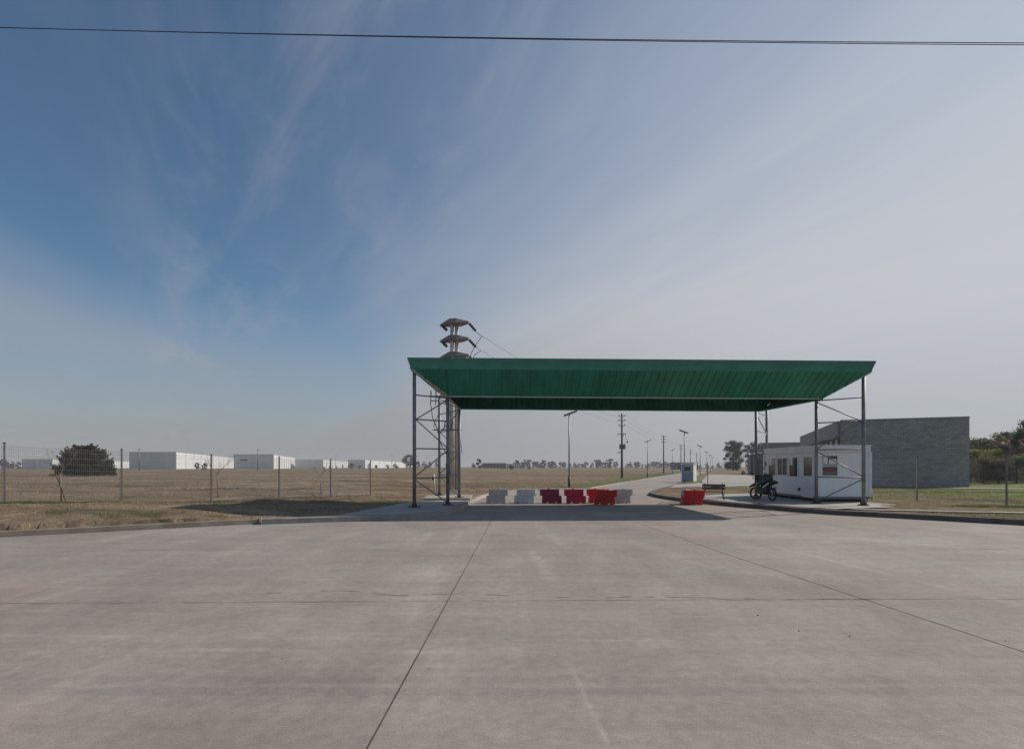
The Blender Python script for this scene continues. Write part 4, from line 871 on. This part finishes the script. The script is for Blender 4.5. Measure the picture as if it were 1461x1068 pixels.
# ---------------------------------------------------------------- vegetation
def leaves(centres, radii, per, size, flat=0.7, bias=0.5):
    V_ = []; 
    for c, r, n in zip(centres, radii, per):
        d = RNG.normal(size=(n, 3)); d /= np.linalg.norm(d, axis=1)[:, None]
        rr = RNG.random(n) ** bias
        p = np.asarray(c) + d * rr[:, None] * np.asarray(r)
        a = RNG.normal(size=(n, 3)); a /= np.linalg.norm(a, axis=1)[:, None]
        b_ = RNG.normal(size=(n, 3)); b_ -= a * (a * b_).sum(1)[:, None]; b_ /= np.linalg.norm(b_, axis=1)[:, None]
        s_ = size * (0.55 + 0.9 * RNG.random(n))[:, None]
        V_.append(np.stack([p - a * s_, p - b_ * s_ * flat * 0.5, p + a * s_, p + b_ * s_ * flat * 0.5], 1))
    V_ = np.concatenate(V_).reshape(-1, 3); return V_, np.arange(len(V_)).reshape(-1, 4)
def limbs(mb, base, top, r, targets):
    base, top = Vector(base), Vector(top); mb.tube([base, base.lerp(top, 0.5) + Vector((0.03, 0.02, 0)) * top.z * 0.3, top], [r, r * 0.7, r * 0.3], 8)
    for c in targets:
        c = Vector(c); k = min(max((c.z - base.z) / max(top.z - base.z, 0.1) * 0.7, 0.25), 0.9); s_ = base.lerp(top, k)
        mb.tube([s_, s_.lerp(c, 0.5) + Vector((0, 0, 0.05 * (c - s_).length)), c], [r * 0.38, r * 0.25, r * 0.08], 6)
def tree(name, label, cat, x, y, z, h, wd, n_cl, n_leaf, lsize, leafm, barkm, low=0.2, group=None, shape='dome', flat=0.6, seed=1, rz=0.0):
    rs = np.random.default_rng(seed); t = thing(name, label, cat, (x, y, z), rz, group)
    cs = []; rd = []
    for k in range(n_cl):
        u = rs.random(); a = rs.random() * 2 * math.pi
        zz = low + (1 - low) * (u ** 0.8)
        if shape == 'dome': lim = math.sqrt(max(0.04, 1 - (max(zz - 0.25, 0) / 0.78) ** 2))
        elif shape == 'cone': lim = 1.05 - zz * 0.9
        elif shape == 'tall': lim = 0.55 + 0.40 * math.sin(zz * 2.8)
        else: lim = 1.0
        q_ = math.sqrt(rs.random()) * lim * wd / 2 * 0.85
        c = (q_ * math.cos(a), q_ * math.sin(a), zz * h * 0.93); cs.append(c)
        s_ = wd * (0.10 + 0.10 * rs.random()) * (1.6 if n_cl < 14 else 1.0); rd.append((s_, s_, s_ * 0.75))
    mb = MB(); limbs(mb, (0, 0, -0.05), (0.05 * h * (rs.random() - 0.5), 0, h * 0.85), h * 0.022 + 0.04, cs[:min(9, n_cl)]); mb.build('trunk', barkm, t)
    V_, F_ = leaves(cs, rd, [n_leaf // n_cl] * n_cl, lsize, flat); mesh_np('crown', V_, F_, leafm, t)
    return t
# conifer bush in the field
p = gnd(121, 679, 0.45)
bush = thing('conifer_bush', 'large dark spreading conifer bush standing alone in the left field', 'bush', (p.x, p.y, 0.42)); bush.scale = (0.80, 0.80, 0.90)
cs = []; rd = []; rs = np.random.default_rng(3); mb = MB()
for k in range(300):
    a = rs.random() * 2 * math.pi; u = rs.random(); el = rs.random() ** 0.8
    el = el ** 1.35; zz = 4.2 * el; lim = 3.7 * math.sqrt(max(0.03, 1 - (el * 0.98) ** 1.9)); q_ = lim * (0.30 + 0.70 * rs.random() ** 0.6)
    c = (q_ * math.cos(a) * (1.0 + 0.08 * math.sin(3 * a)), q_ * math.sin(a), zz + 0.15 + 0.25 * rs.random()); cs.append(c); rd.append((0.58, 0.58, 0.42))
    if k % 3 == 0: mb.tube([(0.1 * math.cos(a), 0.1 * math.sin(a), 0.1), (c[0] * 0.6, c[1] * 0.6, c[2] * 0.75), (c[0] * 1.07, c[1] * 1.07, c[2] + 0.18)], [0.09, 0.05, 0.012], 5)
spk = []; srd = []
for k in range(150):
    a = rs.random() * 2 * math.pi; el = rs.random() ** 1.2; zz = 4.0 * el; lim = 4.0 * math.sqrt(max(0.03, 1 - (el * 0.98) ** 1.9))
    o_ = Vector((lim * 0.9 * math.cos(a), lim * 0.9 * math.sin(a), zz + 0.2)); d_ = (Vector((math.cos(a), math.sin(a), 0.35 + 1.0 * el)) + Vector((rs.normal() * 0.3, rs.normal() * 0.3, rs.normal() * 0.25))).normalized(); l_ = 0.45 + 0.7 * rs.random()
    for j in range(4): p_ = o_ + d_ * (l_ * j / 3); spk.append(tuple(p_)); r_ = 0.30 - 0.06 * j; srd.append((r_, r_, r_))
    mb.tube([o_ - d_ * 0.8, o_, o_ + d_ * l_], [0.03, 0.02, 0.006], 4)
mb.build('branch', M['bark'], bush)
V_, F_ = leaves(cs + spk, rd + srd, [110] * len(cs) + [42] * len(spk), 0.16, 0.30); mesh_np('foliage', V_, F_, M['conifer'], bush)

# eucalyptus pair beyond the drive
p = at(1046, 666, 240); tree('eucalyptus_tree', 'tall dense eucalyptus standing beyond the parking area, left of the pair', 'tree', p.x, 240, 0.1, 13.6, 9.6, 85, 11000, 0.30, M['euc'], M['palebark'], 0.02, None, 'tall', 0.6, 11)
p = at(1067, 666, 235); tree('eucalyptus_tree', 'sparser eucalyptus with bare gaps beside the dense one', 'tree', p.x, 235, 0.1, 11.5, 8.0, 26, 2600, 0.28, M['euc'], M['palebark'], 0.15, None, 'tall', 0.6, 21)
p = at(1077.5, 666, 232); tree('eucalyptus_tree', 'open crowned eucalyptus just left of the rear right tower', 'tree', p.x, 232, 0.1, 13.2, 7.5, 26, 2600, 0.28, M['euc'], M['palebark'], 0.2, None, 'tall', 0.6, 35)

# far tree line: four models copied one by one
protos = []
for k in range(4):
    protos.append(tree('tree', 'x', 'tree', 0, 0, 0, 10.0, 9.5 - k * 0.8, 26, 1300, 0.62, M['far_leaf'], M['bark'], -0.02, None, 'dome' if k < 3 else 'tall', 0.7, 50 + k))
far = []
def row(x0, x1, n, d, hmin, hmax, lab, grp):
    for k in range(n):
        px_ = x0 + (x1 - x0) * (k + 0.5 + random.uniform(-0.3, 0.3)) / n; dd = d * random.uniform(0.95, 1.08); far.append(((px_ - CX) * dd / F, dd, random.uniform(hmin, hmax), lab, grp))
row(736, 808, 13, 620, 8.5, 11.5, 'grey green tree in the row on the horizon left of the nearest lamp', 'trees left of the nearest solar lamp')
row(812, 846, 6, 640, 6.5, 9.0, 'small tree on the horizon between the nearest lamp and the taller clump', 'low trees right of the nearest solar lamp')
row(848, 880, 6, 600, 9.5, 14.5, 'taller tree of the clump on the horizon left of the transformer pole', 'tree clump left of the transformer pole')
row(892, 962, 13, 700, 7.5, 11.0, 'small tree on the horizon between the transformer pole and the small cabin', 'trees beyond the utility poles')
row(675, 690, 3, 470, 6.0, 9.0, 'bushy tree at the left end of the long dark hall', 'trees by the long dark hall')
row(592, 640, 5, 560, 7.5, 11.0, 'tree on the horizon behind the left towers', 'trees behind the left towers')
row(996, 1040, 7, 640, 4.5, 8.0, 'low tree on the horizon between the road end and the eucalyptus', 'low trees at the road end')
row(1086, 1100, 3, 400, 8, 12.0, 'tree peeping over the low dark building', 'trees behind the low building')
row(2, 28, 4, 400, 6.0, 8.0, 'dark tree on the horizon at the left edge', 'trees at the left edge')
far.append((at(575, 0, 520).x, 560, 14.5, 'round dark tree rising over the white wall nearest the gate', None))
for k in range(7):
    px_ = 500 + 13 * k + random.uniform(-3, 3); dd = 380 + random.uniform(-20, 20); far.append(((px_ - CX) * dd / F, dd, random.uniform(2.0, 4.2), 'small dark conifer planted before the warehouse nearest the gate', 'conifers before the far warehouses'))
for k in range(4):
    px_ = 462 + 9 * k; dd = 360; far.append(((px_ - CX) * dd / F, dd, random.uniform(1.5, 2.6), 'tiny conifer planted before the low third warehouse', 'tiny conifers before the third warehouse'))
for k, (px_, dd, h_, lab) in enumerate(((282, 230, 3.2, 'round shrub at the foot of the largest warehouse, left one'), (292, 225, 3.0, 'round shrub at the foot of the largest warehouse, right one'), (730, 300, 3.2, 'dark shrub in the field before the pale grey shed'), (756, 310, 2.6, 'smaller dark shrub in the field left of the nearest lamp'), (1060, 104, 0.9, 'low green shrub at the edge of the parking area'))): far.append(((px_ - CX) * dd / F, dd, h_, lab, None))
for k, (x, d, h_, lab, grp) in enumerate(far):
    pr = protos[k % 4]; c = dup(pr, (x, d, hz1(x, d) - 0.05), random.uniform(0, 6.28), lab); s_ = h_ / 10.0; s_ *= random.uniform(0.6, 1.0) if grp and h_ > 4.3 else 1.0; c.scale = (s_ * random.uniform(0.8, 1.5), s_, s_)
    if grp: c['group'] = grp
    if h_ < 4.3: c.name = 'shrub'; c['category'] = 'shrub'
for pr in protos:
    for ch in list(pr.children): bpy.data.objects.remove(ch)
    bpy.data.objects.remove(pr)

# trees and scrub behind the block building
for (px_, d, h_, wd, lab, m, low, seed) in (
    (1394, 66, 5.2, 4.5, 'dark leafy tree showing just right of the block building', 'green_leaf', 0.1, 61),
    (1408, 70, 5.6, 4.0, 'slim dark tree behind the light green scrub', 'green_leaf', 0.15, 62),
    (1421, 64, 5.9, 5.4, 'round topped tree in the middle of the right hand trees', 'green_leaf', 0.1, 63),
    (1440, 68, 6.3, 4.8, 'dark tree left of the brick house', 'green_leaf', 0.1, 64),
    (1466, 58, 7.0, 3.6, 'tall dark tree cut by the right edge', 'green_leaf', 0.3, 65)):
    p = at(px_, 0, d); tree('tree', lab, 'tree', p.x, d, 0.1, h_, wd, 24, 4200, 0.14, M[m], M['bark'], low, 'trees at the right edge', 'dome', 0.6, seed)
for (px_, d, h_, wd, lab, m, seed) in (
    (1395, 57, 3.5, 3.4, 'light green scrub bush next to the block building', 'reedleaf', 71),
    (1418, 58, 3.6, 4.0, 'light green scrub bush left of the fence post', 'reedleaf', 72),
    (1404, 53, 2.5, 4.0, 'brown dry bush in front of the green scrub', 'brownleaf', 73),
    (1425, 52, 2.3, 3.2, 'dark brown dry bush just left of the fence post', 'brownleaf', 74),
    (1450, 53, 2.7, 4.2, 'dark green bush behind the right fence wires', 'green_leaf', 75)):
    p = at(px_, 0, d); tree('bush', lab, 'bush', p.x, d, 0.08, h_, wd, 26, 6000, 0.11, M[m], M['bark'], 0.05, 'scrub behind the right lawn', 'dome', 0.35, seed)
# bare tree with thin branches at the right edge
p = at(1452, 0, 60); t = thing('bare_tree', 'leafless thin branched tree leaning before the tall dark tree', 'tree', (p.x, 60, 0.1)); mb = MB(); rs = random.Random(4)
def twigs(mb, p, d, l, r, n, rs):
    q_ = p + d * l; mb.tube([p, p.lerp(q_, 0.5) + Vector((rs.uniform(-.05, .05), 0, 0.03)) * l, q_], [r, r * 0.8, r * 0.55], 4, False)
    if n == 0: return
    for k in range(3):
        e = (d + Vector((rs.uniform(-.7, .7), rs.uniform(-.7, .7), rs.uniform(-.1, .5)))).normalized(); twigs(mb, p.lerp(q_, rs.uniform(0.5, 1.0)), e, l * rs.uniform(0.5, 0.75), r * 0.55, n - 1, rs)
twigs(mb, Vector((0, 0, 0)), Vector((-0.1, 0, 1)), 3.0, 0.09, 5, rs); mb.build('branches', M['bark'], t)
# saplings along the left fence
def sapling(label, px_, d, h_, seed, stake):
    x = (px_ - CX) * d / F; t = thing('sapling', label, 'sapling', (x, d, hz1(x, d))); mb = MB(); rs = random.Random(seed)
    a = Vector((0, 0, 0)); b_ = Vector((-0.06, 0, h_ * 0.62)); mb.tube([a, b_ * 0.5 + Vector((0.02, 0, 0)), b_], [0.03, 0.026, 0.02], 6)
    twigs(mb, b_, Vector((0.65, 0.1, 0.75)).normalized(), h_ * 0.36, 0.013, 3, rs); twigs(mb, b_, Vector((-0.55, -0.1, 0.75)).normalized(), h_ * 0.3, 0.012, 3, rs)
    twigs(mb, b_ * 0.8, Vector((0.1, 0.2, 1)).normalized(), h_ * 0.3, 0.010, 2, rs); mb.build('stem', M['twig'], t)
    if stake: mb = MB(); mb.tube([(0.25, -0.1, -0.02), (-0.2, 0.02, 0.95)], 0.022, 6); mb.build('stake', M['wood'], t)
sapling('bare sapling with a leaning stake beside the left fence', 87.5, 18.6, 1.55, 3, True)
sapling('thin bare sapling behind the third fence post', 311, 24.5, 1.7, 5, False)
sapling('faint bare sapling between the later fence posts', 458, 29.5, 1.5, 9, False)

# grass blades on the verges
def blades(name, pts, hmin, hmax, m, label, per=1, wdt=0.006):
    n = len(pts); x = pts[:, 0]; y = pts[:, 1]; z = hz(x, y) - 0.01
    a = RNG.random(n) * 6.283; hgt = hmin + (hmax - hmin) * RNG.random(n) ** 1.5; lean = RNG.normal(size=(n, 2)) * 0.55 * hgt[:, None]
    wx = np.cos(a) * wdt; wy = np.sin(a) * wdt
    V_ = np.stack([np.stack([x - wx, y - wy, z], 1), np.stack([x + wx, y + wy, z], 1), np.stack([x + lean[:, 0], y + lean[:, 1], z + hgt], 1)], 1).reshape(-1, 3)
    tag(mesh_np(name, V_, np.arange(3 * n).reshape(-1, 3), m), label, 'grass', None, 'stuff')
def keep(p, margin=0.30):
    ok = np.ones(len(p), bool)
    for dx, dy in ((0, 0), (margin, 0), (-margin, 0), (0, margin), (0, -margin)): ok &= ~inside(p[:, 0] + dx, p[:, 1] + dy, ROAD)
    for pad in ([(-5.75, 17.1), (-3.55, 17.7), (-2.0, 19), (-1.9, 25.0), (-3.0, 25.2), (-4.7, 23.6), (-5.2, 20.5)], [(8.6, 27), (9.6, 23.0), (11.0, 20.2), (12.4, 19.4), (15.2, 20.5), (17.1, 22.2), (17.3, 31.5), (12.5, 31.0), (9.2, 28.8)], [(-4.6, 26.1), (-2, 26.1), (-2, 29.5), (-4.6, 29.5)]):
        ok &= ~inside(p[:, 0], p[:, 1], pad)
    return p[ok]
def scatter(n, x0, x1, y0, y1): return np.stack([x0 + (x1 - x0) * RNG.random(n), y0 + (y1 - y0) * RNG.random(n)], 1)
def clumps(cents, n, sx_, sy_): return np.concatenate([np.asarray(c) + RNG.normal(size=(n, 2)) * np.array([sx_, sy_]) for c in cents])
dry = np.concatenate([scatter(90000, -20, -3, 12.5, 24), scatter(40000, -22, -3, 24, 40), scatter(22000, 12.5, 26, 10, 24), scatter(22000, 14, 34, 20, 40), scatter(5000, 8.4, 20, 26, 42)])
nz = np.sin(dry[:, 0] * 1.7 + 2 * np.sin(dry[:, 1] * 0.9)) + np.sin(dry[:, 1] * 2.3 + dry[:, 0] * 0.6)
dry = dry[nz > -0.5 + RNG.random(len(dry)) * 0.9]
blades('dry_grass', keep(dry), 0.02, 0.07, M['grass_dry'], 'short dry straw coloured grass on the verges')
mid = np.concatenate([scatter(70000, -60, 6, 24, 75), scatter(30000, -8, 24, 44, 85)])
nm = np.sin(mid[:, 0] * 0.5 + 2 * np.sin(mid[:, 1] * 0.33)) + np.sin(mid[:, 1] * 0.8 + mid[:, 0] * 0.23)
mid = mid[(nm > -0.3 + RNG.random(len(mid)) * 1.0) & (np.abs(mid[:, 0] - (9.4 + 0.39 * (mid[:, 1] - 43.2))) > 4.0)]
blades('tall_dry_grass', keep(mid), 0.05, 0.20, M['grass_dry'], 'taller clumps of dry grass across the field', 1, 0.014)
wd2 = clumps([(x_, y_) for x_, y_ in scatter(420, -20, -3, 13, 36)] + [(x_, y_) for x_, y_ in scatter(160, 13, 30, 12, 36)], 34, 0.09, 0.07)
blades('weeds', keep(wd2), 0.05, 0.17, M['grass_dry'], 'ragged dry weeds standing out of the short verge grass', 1, 0.008)
lin = lambda a, b_, n: [(a[0] + (b_[0] - a[0]) * (k + RNG.random()) / n, a[1] + (b_[1] - a[1]) * (k + RNG.random()) / n) for k in range(n)]
gc = lin((-16.2, 16.6), (-13.9, 19.2), 26) + lin((-13.4, 19.8), (-10.8, 23.5), 14) + lin((-9, 24), (-4.6, 24.5), 16) + [(-15, 14.9), (-11.9, 15.5), (-11.5, 15.4), (-10.9, 15.9), (-9.0, 16.4), (-8.2, 16.9), (-13.2, 15.6), (-12.9, 15.2), (-14.6, 14.6)]
gg = clumps(gc, 260, 0.20, 0.13)
gr_ = np.concatenate([scatter(30000, 16, 34, 22, 42), clumps(lin((17.0, 20.6), (21.5, 17.4), 40), 260, 0.35, 0.2), scatter(26000, 15.5, 30, 20.5, 40), clumps(lin((14, 18.6), (18, 15), 14), 160, 0.25, 0.15)])
blades('green_grass', keep(np.concatenate([gg, gr_])), 0.02, 0.085, M['grass_green'], 'green grass tufts along the fences and on the right lawn')
gm = clumps([(x_, y_) for x_, y_ in scatter(70, -45, 0, 26, 60)] + [(x_, y_) for x_, y_ in scatter(40, -19, -4, 14, 26)], 120, 0.8, 0.35)
blades('green_patches', keep(gm), 0.02, 0.09, M['grass_green'], 'scattered yellow green patches in the dry field')

# ---------------------------------------------------------------- haze over the plain
hm = bpy.data.materials.new('haze'); hm.use_nodes = True; ht = hm.node_tree
for n_ in list(ht.nodes):
    if n_.type != 'OUTPUT_MATERIAL': ht.nodes.remove(n_)
pv = nd(ht, 'ShaderNodeVolumePrincipled'); pv.inputs['Color'].default_value = (0.92, 0.92, 0.95, 1); pv.inputs['Density'].default_value = 0.00045
ht.links.new(pv.outputs[0], [n_ for n_ in ht.nodes if n_.type == 'OUTPUT_MATERIAL'][0].inputs['Volume'])
mb = MB(); mb.box((0, 1200, 8.0), (3300, 3100, 18.4)); tag(mb.build('haze', hm), 'thin pale haze lying over the whole plain', 'haze', None, 'stuff')
